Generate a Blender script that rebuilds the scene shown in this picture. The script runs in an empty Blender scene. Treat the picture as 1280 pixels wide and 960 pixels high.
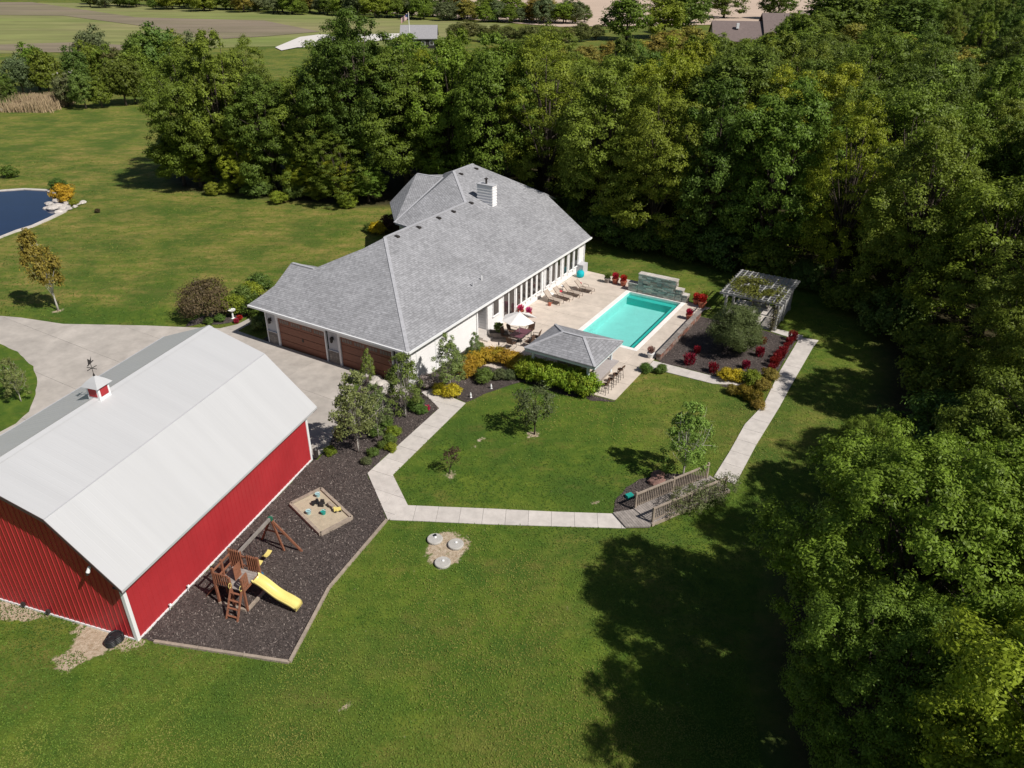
import bpy, math, random
import numpy as np
from mathutils import Vector, Matrix
random.seed(7)
R = math.radians
S = bpy.context.scene
COL = S.collection

# ------------------------------------------------------------------ camera, sky, sun, exposure
CAM_H = 27.36
PITCH, ROLL, FPX = R(29.43), R(0.3), 960.0
_rt, _up, _fw = np.array([1., 0, 0]), np.array([0, math.sin(PITCH), math.cos(PITCH)]), np.array([0, math.cos(PITCH), -math.sin(PITCH)])
RT = _rt*math.cos(ROLL)+_up*math.sin(ROLL)
UP = -_rt*math.sin(ROLL)+_up*math.cos(ROLL)
cam = bpy.data.cameras.new('camera')
cam.sensor_width = 36; cam.lens = 36*FPX/1280; cam.clip_start = .5; cam.clip_end = 9000
co = bpy.data.objects.new('camera', cam); COL.objects.link(co)
co.matrix_world = Matrix(((RT[0], UP[0], -_fw[0], 0), (RT[1], UP[1], -_fw[1], 0), (RT[2], UP[2], -_fw[2], CAM_H), (0, 0, 0, 1)))
S.camera = co
SUN_EL, SUN_AZ = R(47.5), R(126.5)          # azimuth clockwise from +Y
w = bpy.data.worlds.new('World'); S.world = w; w.use_nodes = True
nt = w.node_tree; bg = nt.nodes['Background']
sky = nt.nodes.new('ShaderNodeTexSky'); sky.sky_type = 'NISHITA'; sky.sun_disc = False
sky.sun_elevation = SUN_EL; sky.sun_rotation = SUN_AZ
nt.links.new(sky.outputs[0], bg.inputs[0]); bg.inputs[1].default_value = .052
sl = bpy.data.lights.new('sun', 'SUN'); sl.energy = 4.9; sl.angle = R(.53); sl.color = (1, .955, .89)
so = bpy.data.objects.new('sun', sl); COL.objects.link(so)
sd = Vector((math.sin(SUN_AZ)*math.cos(SUN_EL), math.cos(SUN_AZ)*math.cos(SUN_EL), math.sin(SUN_EL)))
so.rotation_euler = sd.to_track_quat('Z', 'Y').to_euler(); so.location = (60, -50, 90)
S.view_settings.view_transform = 'Standard'; S.view_settings.look = 'None'
S.view_settings.exposure = 0.0; S.view_settings.gamma = 1

def G(x, y, z=0.0):
    """ground point (height z) that the surveyed photo position x, y shows"""
    d = RT*(x-640)/FPX-UP*(y-480)/FPX+_fw
    t = (CAM_H-z)/-d[2]
    return Vector((d[0]*t, d[1]*t, z))

# ------------------------------------------------------------------ materials
MATS = {}
def mat(name, col, rough=.75, var=.15, scale=2., bump=0., bscale=30., metal=0., spec=.35, col2=None, var2=.0, scale2=.3, rand=0., coord='Object', stretch=None):
    m = bpy.data.materials.new(name); m.use_nodes = True
    n, l = m.node_tree.nodes, m.node_tree.links
    b = n['Principled BSDF']
    b.inputs['Roughness'].default_value = rough; b.inputs['Metallic'].default_value = metal
    b.inputs['Specular IOR Level'].default_value = spec
    tc = n.new('ShaderNodeTexCoord'); src = tc.outputs[coord]
    if stretch:
        mp = n.new('ShaderNodeMapping'); mp.inputs['Scale'].default_value = stretch
        l.new(src, mp.inputs[0]); src = mp.outputs[0]
    def noise(s, d=4):
        t = n.new('ShaderNodeTexNoise'); t.inputs['Scale'].default_value = s; t.inputs['Detail'].default_value = d
        t.inputs['Roughness'].default_value = .65
        l.new(src, t.inputs['Vector']); return t.outputs[0]
    def mix(f, a, c, bt='MIX'):
        x = n.new('ShaderNodeMix'); x.data_type = 'RGBA'; x.blend_type = bt
        for sock, v in ((x.inputs[0], f), (x.inputs[6], a), (x.inputs[7], c)):
            if hasattr(v, 'links') or hasattr(v, 'is_linked'): l.new(v, sock)
            else: sock.default_value = v if not isinstance(v, tuple) or len(v) == 4 else (*v, 1)
        return x.outputs[2]
    def ramp(v, a, c):
        t = n.new('ShaderNodeMapRange'); t.inputs[1].default_value = .3; t.inputs[2].default_value = .7
        t.inputs[3].default_value = a; t.inputs[4].default_value = c; l.new(v, t.inputs[0]); return t.outputs[0]
    c = (*col, 1)
    if col2:
        c = mix(ramp(noise(scale2, 5), 0, 1), c, (*col2, 1))
    f = ramp(noise(scale, 5), 1-var, 1+var)
    cc = n.new('ShaderNodeMix'); cc.data_type = 'RGBA'; cc.blend_type = 'MULTIPLY'; cc.inputs[0].default_value = 1
    if isinstance(c, tuple): cc.inputs[6].default_value = c
    else: l.new(c, cc.inputs[6])
    cb = n.new('ShaderNodeCombineColor')
    for i in range(3): l.new(f, cb.inputs[i])
    l.new(cb.outputs[0], cc.inputs[7]); out = cc.outputs[2]
    if rand:
        oi = n.new('ShaderNodeObjectInfo'); mr = n.new('ShaderNodeMapRange')
        mr.inputs[3].default_value = 1-rand; mr.inputs[4].default_value = 1+rand; l.new(oi.outputs['Random'], mr.inputs[0])
        c3 = n.new('ShaderNodeVectorMath'); c3.operation = 'SCALE'; l.new(out, c3.inputs[0]); l.new(mr.outputs[0], c3.inputs['Scale']); out = c3.outputs[0]
    l.new(out, b.inputs['Base Color'])
    if bump:
        bp = n.new('ShaderNodeBump'); bp.inputs['Strength'].default_value = bump; bp.inputs['Distance'].default_value = .05
        l.new(noise(bscale, 3), bp.inputs['Height']); l.new(bp.outputs[0], b.inputs['Normal'])
    MATS[name] = m
    return m

M_CONC = mat('concrete', (.56, .515, .475), .9, .13, 1.6, .15, 60, rand=.05, spec=.2)
M_DRIVE = mat('driveway concrete', (.48, .435, .39), .9, .16, .7, .15, 60, rand=.05, spec=.2, col2=(.385, .35, .315), scale2=.16)
M_PATIO = mat('patio concrete', (.59, .51, .435), .9, .13, 1.0, .12, 60, rand=.04, spec=.2)
M_JOINT = mat('joint dirt', (.16, .14, .11), .95, .2, 3)
M_WHITE = mat('white paint', (.80, .80, .80), .5, .04, 1)
M_WALLW = mat('white siding', (.80, .785, .78), .6, .04, 1.5)
M_GREYSHADE = mat('grey trim and shaded siding', (.50, .50, .52), .6, .05, 1.5)  # serves plain grey trim, and white siding with its shade put into the colour
M_GLASS = mat('window glass', (.035, .033, .034), .06, .3, .6, spec=.8)
M_WOODD = mat('garage door wood', (.235, .092, .055), .5, .25, 3, stretch=(1, 1, 9))
M_DARK = mat('dark metal', (.035, .03, .028), .5, .2, 4)
M_BROWN = mat('brown wicker', (.10, .055, .035), .7, .3, 12)
M_STONEV = mat('stone veneer', (.25, .22, .20), .9, .35, 5, .5, 12, rand=.2)
M_BARNR = mat('barn red metal', (.44, .036, .042), .42, .09, .6, spec=.4, col2=(.39, .028, .034), scale2=.25)
M_BARNW = mat('barn white roof metal', (.50, .50, .505), .3, .035, .5, spec=.6, stretch=(3, .25, .25))
M_SOFFIT = mat('brown soffit', (.07, .045, .045), .6, .1, 2)
M_CEDAR = mat('stained cedar', (.255, .105, .06), .7, .25, 5, .2, 40)
M_GREYWOOD = mat('weathered wood', (.30, .265, .24), .85, .25, 4, .3, 40, rand=.12)
M_TIMBER = mat('landscape timber', (.33, .27, .215), .9, .25, 4, .3, 30, rand=.1)
M_YELLOW = mat('yellow plastic', (.74, .62, .20), .35, .04, 2, spec=.5)
M_BLUE = mat('blue plastic', (.03, .13, .23), .4, .1, 2)
M_TEAL = mat('teal plastic', (.02, .30, .25), .4, .1, 2)
M_AQUA = mat('aqua fabric', (.0, .42, .48), .7, .1, 2)
M_SAND = mat('sand', (.46, .385, .28), .95, .12, 3, .4, 30)
M_MULCH = mat('dark mulch', (.058, .046, .043), .95, .5, 6, 1., 26, col2=(.10, .08, .072), scale2=.5)
M_DIRT = mat('bare dirt', (.34, .25, .16), .95, .3, 3, .5, 25)
M_ROCK = mat('pale boulder', (.50, .46, .42), .9, .25, 3, .6, 8, rand=.1)
M_REDROCK = mat('reddish boulder', (.21, .12, .10), .9, .3, 3, .6, 8)
M_SEPTIC = mat('grey concrete lid', (.44, .42, .39), .9, .12, 5, .2, 40)
M_BARK = mat('bark', (.075, .058, .045), .95, .35, 6, .6, 14)
M_BIRCHB = mat('pale birch bark', (.46, .43, .38), .8, .25, 6, .2, 14)
M_PLASTER = mat('aqua pool plaster', (.32, .66, .64), .7, .06, 1.5)
M_TEALP = mat('dark teal ledge plaster', (.04, .47, .43), .7, .06, 1.5)
M_COPING = mat('pool coping', (.84, .80, .765), .8, .04, 2, rand=.03)
M_TAN = mat('tan sling fabric', (.42, .35, .29), .8, .1, 6)
M_CANVAS = mat('white canvas', (.82, .79, .76), .8, .03, 2)
M_MAUVE = mat('plum table glass', (.14, .055, .075), .3, .2, 3)
M_PINK = mat('pink cushion', (.60, .10, .24), .8, .15, 5)
M_TERRA = mat('terracotta', (.40, .12, .07), .8, .15, 4)
M_COUNTER = mat('bar counter', (.42, .38, .37), .6, .1, 4)
M_POST = mat('pale blue-white post', (.62, .68, .72), .6, .05, 2)
M_BLACKP = mat('black plastic', (.02, .02, .022), .45, .1, 4)
M_REED = mat('dry reeds', (.40, .30, .18), .9, .25, 5)
M_FARROOF = mat('far grey roof', (.30, .29, .30), .9, .1, 2)
M_TAUPE = mat('taupe shingle roof', (.175, .135, .125), .9, .12, 1.5)
M_TANWALL = mat('tan wall', (.45, .38, .30), .8, .1, 2)
M_REDFL = mat('red paint', (.45, .03, .05), .6, .1, 5)
M_LATTICE = mat('weathered white lattice', (.36, .355, .345), .8, .12, 4)

def shingle_mat(name, base, rw=.42, rh=.19):
    m = bpy.data.materials.new(name); m.use_nodes = True
    n, l = m.node_tree.nodes, m.node_tree.links; b = n['Principled BSDF']
    b.inputs['Roughness'].default_value = .95; b.inputs['Specular IOR Level'].default_value = .15
    uv = n.new('ShaderNodeUVMap')
    def brick(w, h, off, c1, c2, mort, ms):
        t = n.new('ShaderNodeTexBrick'); t.inputs['Scale'].default_value = 1; t.inputs['Brick Width'].default_value = w
        t.inputs['Row Height'].default_value = h; t.inputs['Mortar Size'].default_value = ms; t.inputs['Bias'].default_value = 0
        t.offset = off; t.inputs['Color1'].default_value = (*[x*c1 for x in base], 1); t.inputs['Color2'].default_value = (*[x*c2 for x in base], 1)
        t.inputs['Mortar'].default_value = (*[x*mort for x in base], 1); t.inputs['Mortar Smooth'].default_value = .6
        l.new(uv.outputs[0], t.inputs[0]); return t
    a = brick(rw, rh, .37, .84, 1.16, .42, .02)
    c = brick(rw*.43, rh, .5, .68, 1.32, .8, .012)
    mx = n.new('ShaderNodeMix'); mx.data_type = 'RGBA'; mx.blend_type = 'MIX'; mx.inputs[0].default_value = .45
    l.new(a.outputs[0], mx.inputs[6]); l.new(c.outputs[0], mx.inputs[7])
    t = n.new('ShaderNodeTexNoise'); t.inputs['Scale'].default_value = .35; t.inputs['Detail'].default_value = 5; l.new(uv.outputs[0], t.inputs[0])
    mr = n.new('ShaderNodeMapRange'); mr.inputs[1].default_value = .3; mr.inputs[2].default_value = .7; mr.inputs[3].default_value = .9; mr.inputs[4].default_value = 1.1
    l.new(t.outputs[0], mr.inputs[0])
    vm = n.new('ShaderNodeVectorMath'); vm.operation = 'SCALE'; l.new(mx.outputs[2], vm.inputs[0]); l.new(mr.outputs[0], vm.inputs['Scale'])
    l.new(vm.outputs[0], b.inputs['Base Color'])
    bp = n.new('ShaderNodeBump'); bp.inputs['Strength'].default_value = .5; bp.inputs['Distance'].default_value = .02
    l.new(a.outputs[1], bp.inputs['Height']); bp.invert = True; l.new(bp.outputs[0], b.inputs['Normal'])
    return m
M_SHINGLE = shingle_mat('grey asphalt shingles', (.308, .308, .322), .5, .21)
M_SHINGLE2 = shingle_mat('weathered pool bar shingles', (.285, .285, .30), .5, .21)

def leaf_mat():
    m = bpy.data.materials.new('leaves'); m.use_nodes = True
    n, l = m.node_tree.nodes, m.node_tree.links; b = n['Principled BSDF']; out = n['Material Output']
    b.inputs['Roughness'].default_value = .5; b.inputs['Specular IOR Level'].default_value = .18
    oi = n.new('ShaderNodeObjectInfo'); at = n.new('ShaderNodeAttribute'); at.attribute_name = 'rnd'
    mr = n.new('ShaderNodeMapRange'); mr.inputs[3].default_value = .5; mr.inputs[4].default_value = 1.5; l.new(at.outputs['Fac'], mr.inputs[0])
    vm = n.new('ShaderNodeVectorMath'); vm.operation = 'SCALE'; l.new(oi.outputs['Color'], vm.inputs[0]); l.new(mr.outputs[0], vm.inputs['Scale'])
    hs = n.new('ShaderNodeHueSaturation'); l.new(vm.outputs[0], hs.inputs['Color'])
    h = n.new('ShaderNodeMapRange'); h.inputs[3].default_value = .487; h.inputs[4].default_value = .513; l.new(oi.outputs['Random'], h.inputs[0]); l.new(h.outputs[0], hs.inputs['Hue'])
    l.new(hs.outputs[0], b.inputs['Base Color'])
    tr = n.new('ShaderNodeBsdfTranslucent'); l.new(hs.outputs[0], tr.inputs[0])
    mx = n.new('ShaderNodeMixShader'); mx.inputs[0].default_value = .32
    l.new(b.outputs[0], mx.inputs[1]); l.new(tr.outputs[0], mx.inputs[2]); l.new(mx.outputs[0], out.inputs[0])
    return m
M_LEAF = leaf_mat()

def water_mat(name, tint, rough):
    m = bpy.data.materials.new(name); m.use_nodes = True
    n, l = m.node_tree.nodes, m.node_tree.links; n.remove(n['Principled BSDF']); out = n['Material Output']
    tp = n.new('ShaderNodeBsdfTransparent'); tp.inputs[0].default_value = (*tint, 1)
    gl = n.new('ShaderNodeBsdfGlossy'); gl.inputs['Roughness'].default_value = rough
    fr = n.new('ShaderNodeFresnel'); fr.inputs[0].default_value = 1.33
    t = n.new('ShaderNodeTexNoise'); t.inputs['Scale'].default_value = 3.5; t.inputs['Detail'].default_value = 3
    tc = n.new('ShaderNodeTexCoord'); l.new(tc.outputs['Object'], t.inputs[0])
    bp = n.new('ShaderNodeBump'); bp.inputs['Strength'].default_value = .25; bp.inputs['Distance'].default_value = .05; l.new(t.outputs[0], bp.inputs['Height'])
    l.new(bp.outputs[0], gl.inputs['Normal']); l.new(bp.outputs[0], fr.inputs['Normal'])
    mx = n.new('ShaderNodeMixShader'); l.new(fr.outputs[0], mx.inputs[0]); l.new(tp.outputs[0], mx.inputs[1]); l.new(gl.outputs[0], mx.inputs[2])
    l.new(mx.outputs[0], out.inputs[0]); return m
M_POOLW = water_mat('pool water', (.80, .97, .95), .03)
M_PONDW = mat('pond water', (.006, .016, .055), .04, .2, .5, .06, 5, spec=.9)

# ------------------------------------------------------------------ mesh helpers
class MB:
    def __init__(s): s.v = []; s.f = []; s.uv = []
    def poly(s, vs, fs):
        o = len(s.v); s.v += [tuple(p) for p in vs]; s.f += [tuple(i+o for i in f) for f in fs]; return s
    def box(s, x0, x1, y0, y1, z0, z1):
        return s.poly([(x0, y0, z0), (x1, y0, z0), (x1, y1, z0), (x0, y1, z0), (x0, y0, z1), (x1, y0, z1), (x1, y1, z1), (x0, y1, z1)],
                      [(0, 3, 2, 1), (4, 5, 6, 7), (0, 1, 5, 4), (1, 2, 6, 5), (2, 3, 7, 6), (3, 0, 4, 7)])
    def bar(s, p, q, wd, ht=None, up=(0, 0, 1)):
        p, q = Vector(p), Vector(q); ht = ht or wd; d = (q-p).normalized(); u = Vector(up)
        if abs(d.dot(u)) > .98: u = Vector((1, 0, 0))
        x = d.cross(u).normalized()*wd/2; y = x.cross(d).normalized()*ht/2
        vs = [a+sx*x+sy*y for a in (p, q) for sx, sy in ((-1, -1), (1, -1), (1, 1), (-1, 1))]
        return s.poly(vs, [(0, 1, 2, 3), (7, 6, 5, 4), (0, 4, 5, 1), (1, 5, 6, 2), (2, 6, 7, 3), (3, 7, 4, 0)])
    def tube(s, pts, rs, n=8, cap=True):
        pts = [Vector(p) for p in pts]; o = len(s.v); rs = rs if hasattr(rs, '__len__') else [rs]*len(pts)
        for i, p in enumerate(pts):
            d = (pts[min(i+1, len(pts)-1)]-pts[max(i-1, 0)]).normalized()
            u = Vector((0, 0, 1)) if abs(d.z) < .9 else Vector((1, 0, 0)); x = d.cross(u).normalized(); y = x.cross(d)
            for k in range(n):
                a = 2*math.pi*k/n; s.v.append(tuple(p+rs[i]*(math.cos(a)*x+math.sin(a)*y)))
        for i in range(len(pts)-1):
            for k in range(n):
                s.f.append((o+i*n+k, o+i*n+(k+1) % n, o+(i+1)*n+(k+1) % n, o+(i+1)*n+k))
        if cap:
            s.f.append(tuple(o+k for k in range(n))[::-1]); s.f.append(tuple(o+(len(pts)-1)*n+k for k in range(n)))
        return s
    def lathe(s, prof, n=16, c=(0, 0)):
        o = len(s.v)
        for r, z in prof:
            for k in range(n):
                a = 2*math.pi*k/n; s.v.append((c[0]+r*math.cos(a), c[1]+r*math.sin(a), z))
        for i in range(len(prof)-1):
            for k in range(n): s.f.append((o+i*n+k, o+i*n+(k+1) % n, o+(i+1)*n+(k+1) % n, o+(i+1)*n+k))
        s.f.append(tuple(o+k for k in range(n))[::-1]); s.f.append(tuple(o+(len(prof)-1)*n+k for k in range(n))); return s
    def prism(s, pts, z0, z1):
        n = len(pts)
        a = sum(pts[i][0]*pts[(i+1) % n][1]-pts[(i+1) % n][0]*pts[i][1] for i in range(n))
        if a < 0: pts = pts[::-1]
        return s.poly([(p[0], p[1], z0) for p in pts]+[(p[0], p[1], z1) for p in pts],
                      [tuple(range(n))[::-1], tuple(range(n, 2*n))]+[(i, (i+1) % n, n+(i+1) % n, n+i) for i in range(n)])
    def mesh(s, name, m, smooth=False):
        me = bpy.data.meshes.new(name); me.from_pydata(s.v, [], s.f); me.update()
        if m: me.materials.append(m)
        if smooth: me.polygons.foreach_set('use_smooth', [True]*len(me.polygons))
        return me
    def build(s, name, m, parent=None, smooth=False): return obj(name, s.mesh(name, m, smooth), parent)
def obj(name, me, parent=None):
    o = bpy.data.objects.new(name, me); COL.objects.link(o); o.parent = parent; return o
def tag(o, label, cat, group=None):
    o['label'] = label; o['category'] = cat
    if group: o['group'] = group
    return o
def struct(o): o['kind'] = 'structure'; return o
def thing(name, label, cat, loc=(0, 0, 0), rz=0., group=None):
    o = bpy.data.objects.new(name, None); COL.objects.link(o); o.location = loc; o.rotation_euler = (0, 0, rz); o.empty_display_size = .3
    return tag(o, label, cat, group)
def dup(root, loc=None, rz=None, label=None, scale=None):
    c = root.copy(); COL.objects.link(c)
    if loc is not None: c.location = loc
    if rz is not None: c.rotation_euler = (0, 0, rz)
    if scale is not None: c.scale = scale
    if label: c['label'] = label
    for ch in [x for x in ALLCH.get(root.name, [])] or list(root.children):
        k = ch.copy(); COL.objects.link(k); k.parent = c
        for g in list(ch.children):
            q = g.copy(); COL.objects.link(q); q.parent = k
    return c
ALLCH = {}
def clip(poly, x0, x1, y0, y1):
    def cut(p, ax, lim, sgn):
        r = []
        for i in range(len(p)):
            a, b = p[i], p[(i+1) % len(p)]; ia, ib = sgn*(a[ax]-lim) >= 0, sgn*(b[ax]-lim) >= 0
            if ia: r.append(a)
            if ia != ib:
                t = (lim-a[ax])/(b[ax]-a[ax]); r.append((a[0]+t*(b[0]-a[0]), a[1]+t*(b[1]-a[1])))
        return r
    for ax, lim, sg in ((0, x0, 1), (0, x1, -1), (1, y0, 1), (1, y1, -1)):
        poly = cut(poly, ax, lim, sg)
        if len(poly) < 3: return None
    a = abs(sum(poly[i][0]*poly[(i+1) % len(poly)][1]-poly[(i+1) % len(poly)][0]*poly[i][1] for i in range(len(poly))))/2
    return poly if a > .02 else None
def slabs(parent, polys, cell, org, z0, z1, m, gap=.016):
    """paving slabs of one cell size, clipped to the outlines, in the parent's own frame"""
    for poly in polys:
        xs = [p[0] for p in poly]; ys = [p[1] for p in poly]
        i0, i1 = math.floor((min(xs)-org[0])/cell[0]), math.ceil((max(xs)-org[0])/cell[0])
        j0, j1 = math.floor((min(ys)-org[1])/cell[1]), math.ceil((max(ys)-org[1])/cell[1])
        for i in range(i0, i1):
            for j in range(j0, j1):
                x, y = org[0]+i*cell[0], org[1]+j*cell[1]
                c = clip(list(poly), x+gap/2, x+cell[0]-gap/2, y+gap/2, y+cell[1]-gap/2)
                if c:
                    MB().prism(c, z0, z1+random.uniform(-.004, .004)).build('slab', m, parent)
def jagged(pts, amp=.12, step=.45, seed=1):
    """closed outline subdivided and roughened, as turf meets a bed"""
    rg = random.Random(seed); out = []
    for i in range(len(pts)):
        a, b = Vector(pts[i][:2]), Vector(pts[(i+1) % len(pts)][:2]); n = max(1, int((b-a).length/step))
        for k in range(n):
            p = a.lerp(b, k/n); out.append((p.x+rg.uniform(-amp, amp), p.y+rg.uniform(-amp, amp)))
    return out

# frames: house (u along the garage front, v along the pool side), barn (p along its length, q out from its long wall)
YH = R(30.85); H0 = G(337.5, 428)
HB, HA = Vector((math.cos(YH), -math.sin(YH), 0)), Vector((math.sin(YH), math.cos(YH), 0))
def HW(u, v, z=0): return H0+HB*u+HA*v+Vector((0, 0, z))
def UV(p): d = Vector(p)-H0; return (d.dot(HB), d.dot(HA))
YB = R(17.88); C0 = G(173, 801)
BA, BQ = Vector((math.sin(YB), math.cos(YB), 0)), Vector((math.cos(YB), -math.sin(YB), 0))
def BW(p, q, z=0): return C0+BA*p+BQ*q+Vector((0, 0, z))
def PQ(p): d = Vector(p)-C0; return (d.dot(BA), d.dot(BQ))
ROT_H, ROT_B = -YH, math.pi/2-YB          # house frame x=u y=v; barn frame x=p y=-q
POOL = (20.35, 25.35, 14.1, 24.75)        # inner water edge u0 u1 v0 v1

# ------------------------------------------------------------------ ground
def vnoise(x, y, s, seed=0):
    x = np.asarray(x)/s+seed*17.3; y = np.asarray(y)/s+seed*9.1
    xi, yi = np.floor(x).astype(int), np.floor(y).astype(int); fx, fy = x-xi, y-yi; fx = fx*fx*(3-2*fx); fy = fy*fy*(3-2*fy)
    def h(a, b):
        n = (a*374761393+b*668265263+seed*1442695) & 0x7fffffff; n = ((n ^ (n >> 13))*1274126177) & 0x7fffffff; return (n % 10007)/10007.
    return h(xi, yi)*(1-fx)*(1-fy)+h(xi+1, yi)*fx*(1-fy)+h(xi, yi+1)*(1-fx)*fy+h(xi+1, yi+1)*fx*fy
def inside(px, py, poly):
    r = np.zeros(px.shape, bool); n = len(poly)
    for i in range(n):
        (x0, y0), (x1, y1) = poly[i][:2], poly[(i+1) % n][:2]
        c = ((y0 > py) != (y1 > py)) & (px < (x1-x0)*(py-y0)/((y1-y0) if y1 != y0 else 1e-9)+x0); r ^= c
    return r
def dist_poly(px, py, poly):
    d = np.full(px.shape, 1e9); n = len(poly)
    for i in range(n):
        x0, y0 = poly[i][:2]; x1, y1 = poly[(i+1) % n][:2]; dx, dy = x1-x0, y1-y0
        t = np.clip(((px-x0)*dx+(py-y0)*dy)/(dx*dx+dy*dy+1e-9), 0, 1); d = np.minimum(d, np.hypot(px-x0-t*dx, py-y0-t*dy))
    return d
INNER = [G(*p)[:2] for p in [(510, 634), (490, 594), (582, 505), (640, 470), (740, 494), (769, 502), (810, 460), (900, 478), (945, 500), (912, 565), (892, 596), (800, 640), (766, 643), (695, 641), (610, 636)]]
WOODS = [(-44, 99), (-34, 96), (-20, 91.5), (-13, 92), (-5, 86), (4, 84), (11, 79), (24, 71), (29, 64), (29, 56), (26, 49), (22, 41), (18, 36), (13, 30), (10.5, 24), (9, 14), (9, -10), (130, -10), (180, 130), (120, 330), (30, 190), (-10, 135), (-40, 130), (-52, 112)]
def make_ground():
    st = .4; xs = np.arange(-70, 50.01, st); ys = np.arange(4, 124.01, st); nx, ny = len(xs), len(ys)
    X, Y = np.meshgrid(xs, ys); V = np.zeros((nx*ny, 3)); V[:, 0] = X.ravel(); V[:, 1] = Y.ravel()
    px, py = V[:, 0], V[:, 1]
    i, j = np.meshgrid(np.arange(nx-1), np.arange(ny-1)); a = (j*nx+i).ravel(); F = np.stack([a, a+1, a+nx+1, a+nx], 1)
    cx, cy = px[F].mean(1), py[F].mean(1)
    u = (cx-H0.x)*HB.x+(cy-H0.y)*HB.y; v = (cx-H0.x)*HA.x+(cy-H0.y)*HA.y
    F = F[~((u > POOL[0]-.45) & (u < POOL[1]+.45) & (v > POOL[2]-.45) & (v < POOL[3]+.45))]
    verts = V.tolist(); faces = F.tolist(); B = 6000
    o = len(verts); x0, x1, y0, y1 = xs[0], xs[-1], ys[0], ys[-1]
    verts += [(-B, -B, 0), (B, -B, 0), (B, B, 0), (-B, B, 0), (x0, y0, 0), (x1, y0, 0), (x1, y1, 0), (x0, y1, 0)]
    faces += [(o, o+1, o+5, o+4), (o+1, o+2, o+6, o+5), (o+2, o+3, o+7, o+6), (o+3, o, o+4, o+7)]
    me = bpy.data.meshes.new('ground'); me.from_pydata(verts, [], faces)
    n = len(verts); ax = np.array([p[0] for p in verts]); ay = np.array([p[1] for p in verts])
    q = (ax-C0.x)*BQ.x+(ay-C0.y)*BQ.y; p = (ax-C0.x)*BA.x+(ay-C0.y)*BA.y
    # bare sandy soil along the near end of the barn and round the lids
    nz = .55*vnoise(ax, ay, 1.6, 3)+.3*vnoise(ax, ay, .7, 5)+.15*vnoise(ax, ay, .35, 6)
    zone = .66*np.exp(-((p+.2)/.7)**2)*(q < .2)+.62*np.exp(-(((p+1.2)/1.2)**2+((q+1.9)/1.1)**2))+.36*np.exp(-(((p+2.6)/2.4)**2+((q+4.5)/4)**2))
    dirt = np.clip((zone+1.1*(nz-.5)-.50)*5, 0, 1)*(zone > .08)
    c = G(555, 688); e = np.hypot((ax-c.x)/1.25, (ay-c.y)/1.45); dirt = np.maximum(dirt, np.clip((1.08+.7*(nz-.5)-e)*4, 0, 1)*.8)
    for (gx, gy, rr) in ((745, 629, .3), (602, 548, .3), (562, 594, .45), (668, 543, .45), (73, 389, .5), (437, 885, .3), (590, 560, .2)):
        c = G(gx, gy); dirt = np.maximum(dirt, np.clip((1-np.hypot(ax-c.x, ay-c.y)/rr+.8*(nz-.5))*2, 0, .7))
    dry = np.where(inside(ax, ay, INNER), .05, .28)+1.5*(vnoise(ax, ay, 6, 11)*.5+vnoise(ax, ay, 2.2, 12)*.3+vnoise(ax, ay, 14, 13)*.4-.56)
    dry = dry+.8*(ay > 62)*(ax < 5)+.25*np.exp(-(np.minimum(dist_poly(ax, ay, INNER), 9)/.7)**2)
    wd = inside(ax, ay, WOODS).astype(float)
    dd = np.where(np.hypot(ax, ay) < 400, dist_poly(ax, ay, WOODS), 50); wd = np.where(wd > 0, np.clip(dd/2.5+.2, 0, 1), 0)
    wd[-8:] = 0; dry[-8:] = .7
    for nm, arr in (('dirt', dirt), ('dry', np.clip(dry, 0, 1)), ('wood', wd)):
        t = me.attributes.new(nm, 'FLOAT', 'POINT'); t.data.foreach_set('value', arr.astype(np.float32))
    m = bpy.data.materials.new('lawn grass'); m.use_nodes = True; N, L = m.node_tree.nodes, m.node_tree.links; b = N['Principled BSDF']
    b.inputs['Roughness'].default_value = .85; b.inputs['Specular IOR Level'].default_value = .15
    tc = N.new('ShaderNodeTexCoord')
    def noise(s, d=4, stretch=None):
        t = N.new('ShaderNodeTexNoise'); t.inputs['Scale'].default_value = s; t.inputs['Detail'].default_value = d; t.inputs['Roughness'].default_value = .7
        if stretch:
            mp = N.new('ShaderNodeMapping'); mp.inputs['Scale'].default_value = stretch; L.new(tc.outputs['Object'], mp.inputs[0]); L.new(mp.outputs[0], t.inputs[0])
        else: L.new(tc.outputs['Object'], t.inputs[0])
        return t.outputs[0]
    def rng(v, a, c, lo=.3, hi=.7):
        t = N.new('ShaderNodeMapRange'); t.inputs[1].default_value = lo; t.inputs[2].default_value = hi; t.inputs[3].default_value = a; t.inputs[4].default_value = c; L.new(v, t.inputs[0]); return t.outputs[0]
    def mixc(f, a, c):
        x = N.new('ShaderNodeMix'); x.data_type = 'RGBA'; L.new(f, x.inputs[0])
        for s, vv in ((x.inputs[6], a), (x.inputs[7], c)):
            if isinstance(vv, tuple): s.default_value = (*vv, 1)
            else: L.new(vv, s)
        return x.outputs[2]
    def att(nm): a = N.new('ShaderNodeAttribute'); a.attribute_name = nm; return a.outputs['Fac']
    def math_(op, a, c):
        x = N.new('ShaderNodeMath'); x.operation = op; x.use_clamp = True
        for s, vv in ((x.inputs[0], a), (x.inputs[1], c)):
            if isinstance(vv, (int, float)): s.default_value = vv
            else: L.new(vv, s)
        return x.outputs[0]
    lush = mixc(rng(noise(1.1, 8), 0, 1, .36, .64), (.060, .122, .012), (.148, .198, .024))
    dryc = mixc(rng(noise(.42, 8, (.55, 1.9, 1)), 0, 1, .4, .6), (.130, .165, .025), (.295, .225, .068))
    g = mixc(math_('MULTIPLY', att('dry'), rng(noise(1.7, 8), .1, 1.7, .36, .64)), lush, dryc)
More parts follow.
